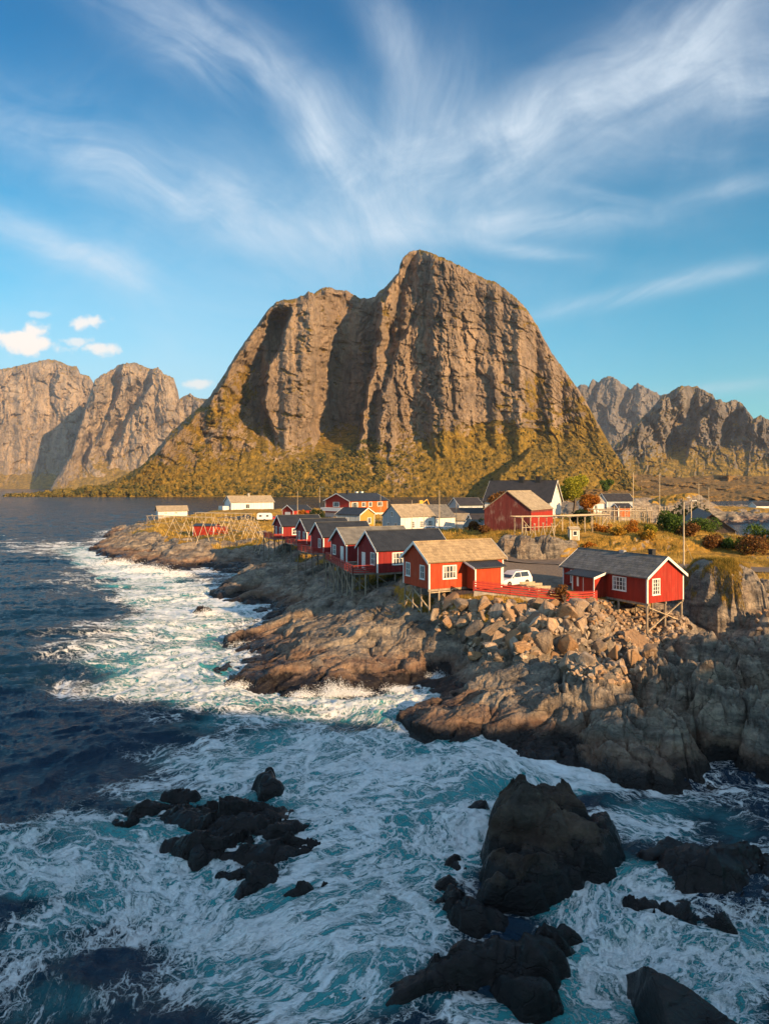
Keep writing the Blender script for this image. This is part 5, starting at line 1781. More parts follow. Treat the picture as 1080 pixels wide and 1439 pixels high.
# ------------------------------------------------------------------ vehicles
def car(label, loc, ang, paint, L=4.5, Wd=1.8, H=1.6, kind='suv', group=None):
    e = empty('parked_car', loc, ang)
    tag(e, label, 'car', group)
    w2 = Wd / 2
    # side profile of the lower body and of the cabin (x forward)
    lo = [(-L / 2, .42), (-L / 2 + .02, .80), (-L / 2 + .10, H * .60), (L * .18, H * .60), (L / 2 - .35, H * .52), (L / 2 - .04, H * .42), (L / 2, .38), (L / 2 - .12, .24), (-L / 2 + .12, .24)]
    b = MB()
    n = len(lo)
    secs = [(-w2, .965), (-w2 + .07, 1.0), (w2 - .07, 1.0), (w2, .965)]
    vs = []
    for (y, k) in secs:
        vs += [(x * k, y, .32 + (z - .32) * (k if k == 1 else .94)) for x, z in lo]
    fs = []
    for s_ in range(3):
        for i in range(n):
            j = (i + 1) % n
            fs.append((s_ * n + i, s_ * n + j, (s_ + 1) * n + j, (s_ + 1) * n + i))
    fs += [tuple(range(n))[::-1], tuple(range(3 * n, 4 * n))]
    b.add(vs, fs)
    b.build('body', paint, e, bevel=.03)
    back = -L / 2 + .12
    cab = [(back, H * .60), (back + (.25 if kind == 'suv' else .55), H * .97), (back + .6, H), (L * .02, H), (L * .22, H * .60)]
    c = MB()
    m = len(cab)
    vs = []
    for y, k in ((-w2 + .05, 0), (-w2 + .20, 1), (w2 - .20, 1), (w2 - .05, 0)):
        vs += [(x, y if z > H * .7 or k == 0 else y, z if k == 1 else H * .60) for x, z in cab]
    vs = [(x, (-w2 + .05 + .20 * (z - H * .6) / (H * .4)), z) for x, z in cab] + [(x, (w2 - .05 - .20 * (z - H * .6) / (H * .4)), z) for x, z in cab]
    fs = [tuple(range(m))[::-1], tuple(range(m, 2 * m))] + [(i, (i + 1) % m, m + (i + 1) % m, m + i) for i in range(m)]
    c.add(vs, fs)
    c.build('cabin', paint, e, bevel=.03)
    # windows: side panes, windscreen, rear window
    zl, zh = H * .63, H * .93

    def yy(z):
        return w2 - .05 - .20 * (z - H * .6) / (H * .4) + .012

    for s_ in (-1, 1):
        for xa, xb, xc, xd in ((back + .42, back + .50, -.55, -.55), (-.47, -.47, L * .02 + .02, L * .20 - .10)):
            g = MB()
            pts = [(xa, s_ * yy(zl), zl), (xd, s_ * yy(zl), zl), (xc, s_ * yy(zh), zh), (xb, s_ * yy(zh), zh)]
            g.prism(pts, (0, s_ * .006, 0))
            g.build('side_window', M_GLASS, e)
    d = .02
    g = MB()
    g.prism([(L * .22 + d - .03, -yy(zl) + .10, zl), (L * .22 + d - .03, yy(zl) - .10, zl), (L * .02 + d + .02, yy(zh) - .12, zh), (L * .02 + d + .02, -yy(zh) + .12, zh)], (.012, 0, .01))
    g.build('windscreen', M_GLASS, e)
    g = MB()
    g.prism([(back - .01, -yy(zl) + .14, zl), (back - .01, yy(zl) - .14, zl), (back + .18, yy(zh) - .16, zh * .97), (back + .18, -yy(zh) + .16, zh * .97)], (-.012, 0, .005))
    g.build('rear_window', M_GLASS, e)
    for sx_ in (-1, 1):
        for s_ in (-1, 1):
            x, y = sx_ * L * .295, s_ * (w2 - .10)
            wm = MB()
            wm.tube((x, y - .11, .33), (x, y + .11, .33), .33, .33, 20)
            wo = wm.build('wheel', M_TYRE, e)
            rm = MB()
            rm.tube((x, y + s_ * .10, .33), (x, y + s_ * .125, .33), .20, .19, 12)
            rm.build('rim', M_RIM, wo)
    for s_ in (-1, 1):
        h_ = MB()
        h_.box((L / 2 - .16, s_ * (w2 - .32) - .19, H * .40), (L / 2 - .0, s_ * (w2 - .32) + .19, H * .48))
        h_.build('headlight', M_LAMP, e)
        h_ = MB()
        h_.box((-L / 2 - .01, s_ * (w2 - .2) - .11, H * .42), (-L / 2 + .1, s_ * (w2 - .2) + .11, H * .58))
        h_.build('tail_light', M_RLAMP, e)
        h_ = MB()
        h_.box((L * .14, s_ * (w2 + .02) - .08, H * .60), (L * .14 + .14, s_ * (w2 + .02) + .10, H * .70))
        h_.build('wing_mirror', paint, e)
    return e


def gz(x, y):
    return float(ground_h(np.array([float(x)]), np.array([float(y)]))[0])


x_, y_ = gx(719, 72.5), 72.5
car('white estate car parked on gravel behind the red fence', (x_, y_, gz(x_, y_) + .05), R_(216), M_CARW, 4.5, 1.8, 1.58)
x_, y_ = gx(610, 141), 141
car('white car parked in front of the white village house', (x_, y_, gz(x_, y_) + .05), R_(-12), M_CARW, 4.4, 1.8, 1.5)
x_, y_ = gx(384, 226), 226
car('bright red car parked between the caravan and the red garage', (x_, y_, gz(x_, y_) + .05), R_(4), M_CARR, 4.2, 1.7, 1.45)
x_, y_ = gx(340, 226), 226
car('dark car parked left of the white caravan', (x_, y_, gz(x_, y_) + .05), R_(3), M_CARK, 4.3, 1.7, 1.45)
x_, y_ = gx(349, 231), 231
car('small black car standing just behind the dark one', (x_, y_, gz(x_, y_) + .05), R_(10), M_CARK, 4.0, 1.7, 1.45)
x_, y_ = gx(539, 137), 137
car('dark red van parked beside the blue-grey gable', (x_, y_, gz(x_, y_) + .05), R_(35), M_CARR, 4.4, 1.8, 1.7)

# caravan
x_, y_ = gx(372, 222), 222
cv = empty('caravan', (x_, y_, gz(x_, y_) + .05), R_(5))
tag(cv, 'white touring caravan parked beside the red car', 'caravan')
b = MB()
prof = [(-2.4, .45), (-2.5, 1.1), (-2.3, 2.35), (-1.9, 2.55), (1.9, 2.55), (2.35, 2.2), (2.5, 1.2), (2.35, .45)]
b.prism([(x, -1.05, z) for x, z in prof], (0, 2.1, 0))
b.build('body', M_CARW, cv, bevel=.06)
for x, w in ((-1.3, .9), (.9, .8)):
    g = MB()
    g.box((x - w / 2, -1.075, 1.35), (x + w / 2, -1.04, 1.9))
    g.build('window', M_GLASS, cv)
for s_ in (-1, 1):
    g = MB()
    g.tube((0, s_ * 1.0 - .1, .32), (0, s_ * 1.0 + .1, .32), .32, .32, 16)
    g.build('wheel', M_TYRE, cv)
g = MB()
g.bar((2.3, 0, .5), (3.4, 0, .5), .08)
g.tube((3.2, 0, .5), (3.2, 0, .02), .05)
g.build('drawbar', M_METAL, cv)

# white box trailer next to the white car
x_, y_ = gx(622, 146), 146
tr = empty('box_trailer', (x_, y_, gz(x_, y_) + .03), R_(-5))
tag(tr, 'white flat trailer standing by the white village house', 'trailer')
b = MB()
b.box((-1.9, -.9, .5), (1.9, .9, 1.15))
b.build('body', MW_WHITE, tr)
b = MB()
b.bar((1.9, 0, .55), (2.9, 0, .45), .08)
b.build('drawbar', M_METAL, tr)
for s_ in (-1, 1):
    g = MB()
    g.tube((0, s_ * .95 - .09, .3), (0, s_ * .95 + .09, .3), .3, .3, 14)
    g.build('wheel', M_TYRE, tr)

# yellow digger far behind
x_, y_ = gx(589, 235), 235
dg = empty('yellow_digger', (x_, y_, gz(x_, y_) + 1.2), R_(20))
tag(dg, 'small yellow digger far behind the village roofs', 'digger')
b = MB()
b.box((-1.6, -1.0, 0), (1.6, -.55, .8))
b.box((-1.6, .55, 0), (1.6, 1.0, .8))
b.build('track', M_TYRE, dg)
b = MB()
b.box((-1.7, -1.1, .85), (.9, 1.1, 1.8))
b.box((-.4, -1.05, 1.8), (.9, .1, 2.9))
b.build('body', M_YEL, dg, bevel=.05)
b = MB()
b.bar((.7, .4, 1.5), (3.0, .4, 3.2), .3)
b.bar((3.0, .4, 3.2), (4.0, .4, 1.0), .24)
b.build('boom', M_YEL, dg)

# three pale timber benches by the white car
for k, (px, Y, a, lb) in enumerate([(742, 69.6, 14, 'pale timber bench nearest the white estate car'), (751.5, 69.0, 10, 'middle one of the pale timber benches behind the red fence'), (763, 68.2, 8, 'pale timber bench closest to the dry bush by the fence')]):
    x_ = gx(px, Y)
    bn = empty('timber_bench', (x_, Y, gz(x_, Y) + .02), R_(a))
    tag(bn, lb, 'bench', 'timber benches behind the fence')
    q = MB()
    q.box((-.85, -.22, .42), (.85, .22, .48))
    q.build('seat', M_WOODL, bn)
    q = MB()
    q.box((-.85, .22, .58), (.85, .27, .85))
    q.build('backrest', M_WOODL, bn)
    for s_ in (-1, 1):
        q = MB()
        q.box((s_ * .7 - .05, -.2, 0), (s_ * .7 + .05, .26, .42))
        q.box((s_ * .7 - .04, .2, .42), (s_ * .7 + .04, .26, .84))
        q.build('leg', M_WOODL, bn)


# ------------------------------------------------------------------ poles and lamps
def pole(name, label, cat, px, Y, pytop, lamp=False, r=.1, group=None, stay=False, arms=False, mat=None):
    x = gx(px, Y)
    g = gz(x, Y) - .3
    top = HC + (HY - pytop) / FP * Y
    e = empty(name, (x, Y, g))
    tag(e, label, cat, group)
    m = MB()
    m.tube((0, 0, 0), (0, 0, top - g), r, r * .62, 8)
    m.build('pole', mat or M_WOODL, e)
    if lamp:
        a = MB()
        a.tube((0, 0, top - g - .15), (1.3 * lamp, -.2, top - g + .12), .035, .03, 6)
        a.build('bracket', M_METAL, e)
        h_ = MB()
        h_.box((1.0 * lamp - .1, -.32, top - g + .04), (1.0 * lamp + .62 * abs(lamp), -.08, top - g + .19))
        h_.build('lamp_head', M_METAL, e, bevel=.03)
    if arms:
        a = MB()
        a.box((-.8, -.05, top - g - .5), (.8, .05, top - g - .38))
        for s_ in (-.7, 0, .7):
            a.tube((s_, 0, top - g - .38), (s_, 0, top - g - .2), .05, .04, 6)
        a.build('crossarm', M_WOOD, e)
    if stay:
        a = MB()
        a.tube((0, 0, (top - g) * .55), (2.4, .6, .1), .02, .02, 5)
        a.build('stay_wire', M_METAL, e)
    return e


pole('street_lamp', 'tall lamp post with a single head beside the slate-roofed cabin', 'street lamp', 960, 82, 705, lamp=.9, r=.13, stay=True, mat=M_WOODL)
pole('street_lamp', 'second lamp post by the dark-roofed harbour building', 'street lamp', 970.5, 130, 700, lamp=-.9, r=.12)
pole('utility_pole', 'slim tall pole rising above the racks at the foot of the mountain', 'pole', 889, 168, 664, r=.14)
pole('utility_pole', 'tallest pole behind the drying racks, reaching the far mountain', 'pole', 926, 140, 668, r=.12, arms=False)
pole('utility_pole', 'short pole on the knoll beyond the racks', 'pole', 981, 210, 679, r=.14, arms=True)
pole('utility_pole', 'pole among dark trees on the knoll', 'pole', 995, 240, 685, r=.14)
pole('utility_pole', 'mast standing in front of the slate end of the white house', 'pole', 617, 139, 689, r=.09)
pole('utility_pole', 'thin mast in front of the tan roof of the white house', 'pole', 578.5, 143, 703, r=.07)
pole('street_lamp', 'slim lamp post in front of the tan roof near the white car', 'street lamp', 595.5, 138, 710, lamp=-.7, r=.07)
pole('utility_pole', 'thin pole beside the orange bush near the red garage', 'pole', 418, 200, 690, r=.1)
pole('street_lamp', 'pale lamp post behind the orange bush', 'street lamp', 449, 235, 685, lamp=.9, r=.12)
pole('utility_pole', 'mast at the right end of the large red house', 'pole', 534.5, 205, 695, r=.08)
pole('utility_pole', 'thin pole behind the small orange-red shed', 'pole', 641, 150, 705, r=.08)


# ------------------------------------------------------------------ stockfish drying racks
RK = 'wooden drying racks on the headland'


def rack_aframe(label, p0, p1, n, h, half, rails=3, ledge=0, group=RK, r=.075, seed=0):
    """p0, p1: ends on the ground (x, y); n A-frames joined by long poles"""
    rnd = random.Random(seed)
    p0, p1 = Vector((*p0, 0)), Vector((*p1, 0))
    d = (p1 - p0)
    ln = d.length
    d.normalize()
    s_ = Vector((-d.y, d.x, 0))
    z0 = [gz((p0 + d * ln * k / (n - 1)).x, (p0 + d * ln * k / (n - 1)).y) for k in range(n)]
    base = sum(z0) / n
    e = empty('drying_rack', (p0.x, p0.y, base))
    tag(e, label, 'drying rack', group)
    tops = []
    for k in range(n):
        c = d * ln * k / (n - 1)
        zz = z0[k] - base - .3
        top = Vector((c.x, c.y, h + (z0[k] - base) * .3))
        tops.append(top)
        for sg in (-1, 1):
            f = c + s_ * sg * half * rnd.uniform(.85, 1.15) + d * rnd.uniform(-.25, .25)
            m = MB()
            fz = gz(p0.x + f.x, p0.y + f.y) - base - .25
            tip = top + (top - Vector((f.x, f.y, fz))).normalized() * .5
            m.tube((f.x, f.y, fz), tuple(tip), r, r * .8, 6)
            m.build('leg', M_WOODL, e)
    for q in range(rails):
        for sg in ((-1, 1) if q else (0,)):
            k_ = q / max(rails, 1) * .95
            off = s_ * sg * half * k_
            m = MB()
            a = tops[0].lerp(Vector((0, 0, 0)), 0)
            zt = -k_ * h
            m.tube(tuple(tops[0] + off + Vector((0, 0, zt)) - d * .6), tuple(tops[-1] + off + Vector((0, 0, zt)) + d * .6), r * .7, r * .6, 6)
            m.build('rail', M_WOODL, e)
    return e


def rack_table(label, p0, p1, n, h, wd, nr=4, group=RK, r=.07, brace_=True, legs2=2):
    """an upright rack: rows of posts carrying horizontal poles"""
    p0, p1 = Vector((*p0, 0)), Vector((*p1, 0))
    d = (p1 - p0)
    ln = d.length
    d.normalize()
    s_ = Vector((-d.y, d.x, 0))
    base = gz(p0.x, p0.y)
    e = empty('drying_rack', (p0.x, p0.y, base))
    tag(e, label, 'drying rack', group)
    for k in range(n):
        for j in range(legs2):
            c = d * ln * k / (n - 1) + s_ * wd * j / max(1, legs2 - 1)
            g = gz(p0.x + c.x, p0.y + c.y) - base - .3
            m = MB()
            m.tube((c.x, c.y, g), (c.x, c.y, h), r, r * .85, 6)
            m.build('post', M_WOODL, e)
        m = MB()
        c = d * ln * k / (n - 1)
        m.tube(tuple(c + Vector((0, 0, h - .1)) - s_ * .3), tuple(c + s_ * (wd + .3) + Vector((0, 0, h - .1))), r * .7, r * .7, 6)
        m.build('crosspiece', M_WOODL, e)
    for q in range(nr):
        m = MB()
        c = s_ * wd * q / (nr - 1)
        m.tube(tuple(c - d * .8 + Vector((0, 0, h + .04))), tuple(c + d * (ln + .8) + Vector((0, 0, h + .04))), r * .75, r * .7, 6)
        m.build('rail', M_WOODL, e)
    if brace_:
        for k in (0, n - 1):
            sg = 1 if k == 0 else -1
            c = d * ln * k / (n - 1)
            q = c + d * sg * h * .8
            m = MB()
            m.tube((c.x + d.x * -.2 * sg, c.y, h - .1), (q.x, q.y, gz(p0.x + q.x, p0.y + q.y) - base - .1), r * .8, r * .8, 6)
            m.build('brace', M_WOODL, e)
    return e


def gp(px, Y):
    return (gx(px, Y), Y)


rack_table('long low table rack running from the small white house to the red shed', gp(207, 236), gp(290, 222), 6, 3.0, 3.2, 4)
rack_table('flat table rack behind the red shed, in front of the cars', gp(275, 214), gp(345, 206), 6, 3.4, 3.0, 4)
rack_aframe('leaning A-frame rack on bare rock left of the red shed', gp(214, 212), gp(262, 190), 4, 3.8, 1.9, 2, seed=1)
rack_aframe('pair of tall A-frames standing on the rock just left of the red shed', gp(243, 182), gp(259, 168), 2, 4.6, 2.0, 2, seed=2)
rack_aframe('tall narrow A-frame at the rock edge below the red shed', gp(270, 164), gp(286, 160), 2, 4.8, 1.8, 1, seed=3)
rack_aframe('row of A-frames directly right of the red shed', gp(300, 178), gp(322, 162), 4, 4.4, 1.9, 3, seed=4)
rack_aframe('row of A-frames in the middle of the grassy headland', gp(318, 190), gp(348, 168), 5, 4.4, 2.0, 3, seed=5)
rack_aframe('row of A-frames nearest the end cabin of the red row', gp(345, 186), gp(362, 158), 5, 4.4, 1.9, 3, seed=6)
rack_aframe('single steep A-frame beside the end cabin', gp(366, 152), gp(372, 146), 2, 4.0, 1.5, 1, seed=7)
rack_table('long table rack in front of the big red barn', gp(733, 110), gp(790, 112), 6, 3.0, 2.6, 4)
rack_table('table rack with a small hut under it right of the barn', gp(800, 108), gp(852, 114), 6, 2.9, 3.0, 4)
rack_aframe('small A-frame props under the rack in front of the barn', gp(738, 105), gp(775, 106), 4, 2.6, 1.3, 1, seed=8)
rack_table('dense far table rack hung with stakes behind the golden bushes', gp(848, 142), gp(915, 140), 9, 4.0, 4.0, 5, legs2=3)
rack_table('second dense table rack behind the russet trees', gp(838, 150), gp(905, 152), 9, 4.2, 3.0, 5, legs2=3)
rack_aframe('row of leaning stakes under the dense far rack', gp(862, 136), gp(908, 134), 7, 3.6, 1.6, 2, seed=12)
rack_aframe('stack of leaning poles beside the tallest pole', gp(926, 132), gp(938, 130), 4, 4.2, 1.3, 1, seed=9)
# little hut under the rack
hx, hy = gx(806, 106), 106
e, ro = gable_house('small_hut', 'tiny pale hut with a dark window under the table rack', 'hut', (hx - .6, hy, gz(hx, hy)), 0, 1.4, 1.3, 1.7, .25, M_WOODL, M_WOODL, over=.15, barge=False, wins=(('F', .75, .8, .5, .6, 1, 1),), found=.3)


# ------------------------------------------------------------------ boulders of the quarried slope
def hull_mesh(name, rnd, npts=15, sub=True):
    bm = bmesh.new()
    for _ in range(npts):
        v = Vector((rnd.gauss(0, 1), rnd.gauss(0, 1), rnd.gauss(0, 1))).normalized()
        v = Vector((abs(v.x) ** .75 * (1 if v.x > 0 else -1), abs(v.y) ** .75 * (1 if v.y > 0 else -1), abs(v.z) ** .8 * (1 if v.z > 0 else -1)))
        bm.verts.new(v * rnd.uniform(.85, 1.1))
    r = bmesh.ops.convex_hull(bm, input=bm.verts)
    bmesh.ops.delete(bm, geom=[g for g in r['geom_interior'] if isinstance(g, bmesh.types.BMVert)], context='VERTS')
    bmesh.ops.dissolve_limit(bm, angle_limit=.22, verts=bm.verts, edges=bm.edges)
    if sub:
        bmesh.ops.bevel(bm, geom=list(bm.edges), offset=.07, segments=2, affect='EDGES', clamp_overlap=True)
        bmesh.ops.triangulate(bm, faces=bm.faces)
        bmesh.ops.subdivide_edges(bm, edges=[e for e in bm.edges if e.calc_length() > .35], cuts=1)
        for v in bm.verts:
            n = gn(np.array([v.co.x * 2.2 + v.co.z]), np.array([v.co.y * 2.2 - v.co.z]), rnd.randint(1, 3))[0]
            v.co *= 1 + .05 * float(n)
    bmesh.ops.recalc_face_normals(bm, faces=bm.faces)
    me = bpy.data.meshes.new(name)
    bm.to_mesh(me)
    bm.free()
    me.materials.append(M_BOULDER)
    return me


def in_poly(px, py, poly):
    c = False
    n = len(poly)
    for i in range(n):
        x0, y0 = poly[i]
        x1, y1 = poly[i - 1]
        if (y0 > py) != (y1 > py) and px < (x1 - x0) * (py - y0) / (y1 - y0) + x0:
            c = not c
    return c


rb = random.Random(11)
bmeshes = [hull_mesh('boulder', rb, rb.choice((10, 12, 14, 18))) for _ in range(16)]
SLOPE = [(612, 838), (640, 846), (700, 846), (790, 856), (850, 846), (905, 862), (965, 868), (970, 885), (925, 905), (905, 935), (880, 962), (840, 965), (800, 950), (765, 925), (715, 925), (668, 930), (645, 905), (612, 885)]
SCREE = [(1042, 795), (1082, 800), (1085, 905), (1060, 900), (1050, 860)]
LOWER = [(870, 1060), (1020, 1060), (1010, 1100), (900, 1110)]
cand = []
placed = []


def scatter_boulders(poly, xr, yr, tries, sizes, maxn, pack=.78):
    out = []
    xs = np.array([rb.uniform(*xr) for _ in range(tries)])
    ys = np.array([rb.uniform(*yr) for _ in range(tries)])
    zs = ground_h(xs, ys)
    order = sorted(range(tries), key=lambda _: rb.random())
    rs = sorted([rb.choice(sizes) * rb.uniform(.8, 1.2) for _ in range(tries)], reverse=True)
    for k, i in enumerate(order):
        x, y, z, r = xs[i], ys[i], zs[i], rs[k]
        px, py = 540 + FP * x / y, HY + FP * (HC - z) / y
        if px > 838 and py < 905:
            r = min(r, .34)
        if z < -.2 or not in_poly(px, py, poly):
            continue
        if any((x - a) ** 2 + (y - b) ** 2 < (pack * (r + c)) ** 2 for a, b, _, c in placed):
            continue
        placed.append((x, y, z, r))
        out.append((x, y, z, r))
        if len(out) >= maxn:
            break
    return out


big = scatter_boulders(SLOPE, (4, 31), (50, 71), 5200, [.27, .34, .4, .48, .58, .7, .88], 270, .6)
scr = scatter_boulders(SCREE, (29, 50), (50, 72), 2500, [.35, .45, .6], 40)
low = []
for grp, lst, lab in (('boulders of the slope below the red fence', big, 'angular quarried boulder, grey-brown, in the heaped slope below the cabins'),
                      ('boulders at the foot of the bluff', scr, 'shaded grey boulder in the heap right of the grassy bluff'),
                      ('boulders at the waterline', low, 'dark boulder among the rocks at the water below the right-hand cliffs')):
    for (x, y, z, r) in lst:
        o = bpy.data.objects.new('boulder', rb.choice(bmeshes))
        COL.objects.link(o)
        o.location = (x, y, z + r * .28)
        o.rotation_euler = (rb.uniform(0, 6.28), rb.uniform(0, 6.28), rb.uniform(0, 6.28))
        o.scale = (r * rb.uniform(.85, 1.25), r * rb.uniform(.8, 1.1), r * rb.uniform(.65, .95))
        tag(o, lab, 'boulder', grp)
# the small stones between them
small = hull_mesh('stone', rb, 11, False)
sv = np.array([tuple(v.co) for v in small.vertices])
stris = []
for p in small.polygons:
    vs_ = list(p.vertices)
    stris += [(vs_[0], vs_[k], vs_[k + 1]) for k in range(1, len(vs_) - 1)]
stris = np.array(stris)


def merge_mesh(name, base_v, base_t, mats4, mat, rndattr=None, smooth=False):
    n, k = len(mats4), len(base_v)
    V = np.einsum('nij,kj->nki', mats4[:, :, :3], base_v) + mats4[:, None, :, 3]
    T = (base_t[None] + (np.arange(n) * k)[:, None, None]).reshape(-1, 3)
    return raw_mesh(name, V.reshape(-1, 3), T, mat, None if rndattr is None else np.repeat(rndattr, k), smooth)


def raw_mesh(name, V, T, mat, attr=None, smooth=False):
    me = bpy.data.meshes.new(name)
    me.vertices.add(len(V))
    me.vertices.foreach_set('co', V.astype(np.float32).reshape(-1))
    me.loops.add(T.size)
    me.loops.foreach_set('vertex_index', np.ascontiguousarray(T.reshape(-1), dtype=np.int32))
    me.polygons.add(len(T))
    me.polygons.foreach_set('loop_start', np.arange(0, T.size, T.shape[1], dtype=np.int32))
    me.polygons.foreach_set('use_smooth', np.full(len(T), smooth))
    me.update(calc_edges=True)
    if attr is not None:
        a = me.attributes.new('rnd', 'FLOAT', 'POINT')
        a.data.foreach_set('value', attr.astype(np.float32))
    me.materials.append(mat)
    o = bpy.data.objects.new(name, me)
    COL.objects.link(o)
    return o


def rand_rot(rng, n):
    q = rng.normal(size=(n, 4))
    q /= np.linalg.norm(q, axis=1, keepdims=True)
    w, x, y, z = q.T
    return np.stack([1 - 2 * (y * y + z * z), 2 * (x * y - z * w), 2 * (x * z + y * w), 2 * (x * y + z * w), 1 - 2 * (x * x + z * z), 2 * (y * z - x * w),
                     2 * (x * z - y * w), 2 * (y * z + x * w), 1 - 2 * (x * x + y * y)], -1).reshape(n, 3, 3)


rng = np.random.default_rng(5)
xs, ys = rng.uniform(4, 31, 9000), rng.uniform(44, 71, 9000)
zs = ground_h(xs, ys)
px_, py_ = 540 + FP * xs / ys, HY + FP * (HC - zs) / ys
ok = np.array([in_poly(a, b, SLOPE) for a, b in zip(px_, py_)])
xs, ys, zs = xs[ok][:1500], ys[ok][:1500], zs[ok][:1500]
r_s = rng.uniform(.12, .34, len(xs))
M4 = np.zeros((len(xs), 3, 4))
M4[:, :, :3] = rand_rot(rng, len(xs)) * r_s[:, None, None]
M4[:, 0, 3], M4[:, 1, 3], M4[:, 2, 3] = xs, ys, zs + r_s * .4
o = merge_mesh('rubble', sv, stris, M4, M_BOULDER)
tag(o, 'small broken stones filling the gaps of the boulder slope', 'rubble', kind='stuff')


# ------------------------------------------------------------------ plants
def mat_leaf(name, cols, rough=.8, trans=.25):
    m, t = new_mat(name)
    r = t.attr('rnd')
    c = t.ramp(r, [(k / (len(cols) - 1), c_) for k, c_ in enumerate(cols)])
    b = t.n('ShaderNodeBsdfPrincipled', ins={'Base Color': c, 'Roughness': rough, 'Specular IOR Level': .15})
    tr = t.n('ShaderNodeBsdfTranslucent', ins={'Color': c})
    mx = t.n('ShaderNodeMixShader', ins={0: trans, 1: b.outputs[0], 2: tr.outputs[0]})
    t.n('ShaderNodeOutputMaterial', ins={'Surface': mx.outputs[0]})
    return m


M_BLADE = mat_leaf('golden_grass_blades', [(.10, .10, .02), (.34, .22, .04), (.50, .32, .07), (.62, .44, .14)])
M_LGOLD = mat_leaf('golden_leaves', [(.20, .11, .015), (.42, .24, .03), (.55, .33, .04)])
M_LORANGE = mat_leaf('orange_leaves', [(.18, .05, .01), (.40, .14, .015), (.52, .24, .03)])
M_LYG = mat_leaf('yellow_green_leaves', [(.10, .12, .012), (.30, .28, .025), (.46, .40, .04)])
M_LGREEN = mat_leaf('green_leaves', [(.03, .06, .012), (.07, .12, .02), (.14, .20, .03)])
M_LDARK = mat_leaf('dark_needles', [(.012, .025, .01), (.03, .05, .016), (.06, .08, .025)])
M_LRUST = mat_leaf('rusty_leaves', [(.07, .03, .012), (.16, .07, .02), (.26, .13, .04)])
M_BARK = mat_wood('bark', (.13, .10, .08))


def blades(name, label, n, ymin, ymax, hgt, wid, seed, extra=None):
    rng = np.random.default_rng(seed)
    m = (GS > .45) & (GY > ymin) & (GY < ymax) & (GYD < .3) & (GR > 3.6) & (GH > .8)
    ii = np.flatnonzero(m.reshape(-1))
    p = (GY.reshape(-1)[ii]) ** 2
    # thicker in patches
    gxx, gyy = GX.reshape(-1)[ii], GY.reshape(-1)[ii]
    p = p * sst(fbm(gxx * .15, gyy * .15, 4, seed + 9), -.35, .5)
    ii = rng.choice(ii, n, p=p / p.sum())
    x, y = GX.reshape(-1)[ii] + rng.normal(0, .15, n), GY.reshape(-1)[ii] + rng.normal(0, .2, n)
    z = GH.reshape(-1)[ii] - .08
    if extra is not None:
        x, y, z = (np.concatenate([a, b]) for a, b in zip((x, y, z), extra))
        n = len(x)
    h = hgt * rng.uniform(.5, 1.3, n)
    a = rng.uniform(0, np.pi, n)
    dx, dy = np.cos(a) * wid / 2, np.sin(a) * wid / 2
    lx, ly = rng.normal(-.12, .22, n) * h, rng.normal(0, .22, n) * h
    V = np.stack([np.stack([x - dx, y - dy, z], -1), np.stack([x + dx, y + dy, z], -1), np.stack([x + lx, y + ly, z + h], -1)], 1).reshape(-1, 3)
    T = np.arange(3 * n).reshape(-1, 3)
    r = np.clip(.5 + fbm(x * .12, y * .12, 3, 77) * .5 + rng.normal(0, .2, n), 0, 1)
    o = raw_mesh(name, V, T, M_BLADE, np.repeat(r, 3))
    tag(o, label, 'grass', kind='stuff')


bl_me = bpy.data.objects['rock_outcrop'].data
bo = np.zeros(len(bl_me.vertices) * 3, np.float32)
bl_me.vertices.foreach_get('co', bo)
bo = bo.reshape(-1, 3)
bs_ = np.zeros(len(bl_me.vertices), np.float32)
bl_me.attributes['soil'].data.foreach_get('value', bs_)
sel = np.flatnonzero(bs_ > .5)
sel = rng.choice(sel, 14000)
blades('grass', 'long golden autumn grass over the near banks and the bluff', 110000, 55, 125, .42, .05, 31, (bo[sel, 0], bo[sel, 1], bo[sel, 2] - .05))
blades('grass', 'golden grass covering the headland and the village ground', 60000, 118, 262, .75, .13, 32)


def leaf_cloud(rng, n, clumps, leaf):
    """n small leaf faces spread through clumps (x, y, z, r, rz)"""
    w = np.array([c[3] ** 2 * c[4] for c in clumps])
    k = rng.choice(len(clumps), n, p=w / w.sum())
    C = np.array(clumps)[k]
    d = rng.normal(size=(n, 3))
    d /= np.linalg.norm(d, axis=1, keepdims=True)
    rad = rng.uniform(.35, 1.0, n) ** .45 * rng.uniform(.8, 1.12, n)
    c = C[:, :3] + d * rad[:, None] * np.stack([C[:, 3], C[:, 3], C[:, 4]], -1)
    R = rand_rot(rng, n)
    s = leaf * rng.uniform(.6, 1.4, n)
    q = np.array([(-.5, -.35, 0), (.5, -.35, 0), (.45, .4, .12), (-.4, .38, .1)])
    V = np.einsum('nij,kj->nki', R * s[:, None, None], q) + c[:, None]
    T = np.arange(4 * n).reshape(-1, 4)
    r = np.clip(rng.normal(.5, .25, n) + .15 * d[:, 2], 0, 1)
    return V.reshape(-1, 3), T, np.repeat(r, 4)


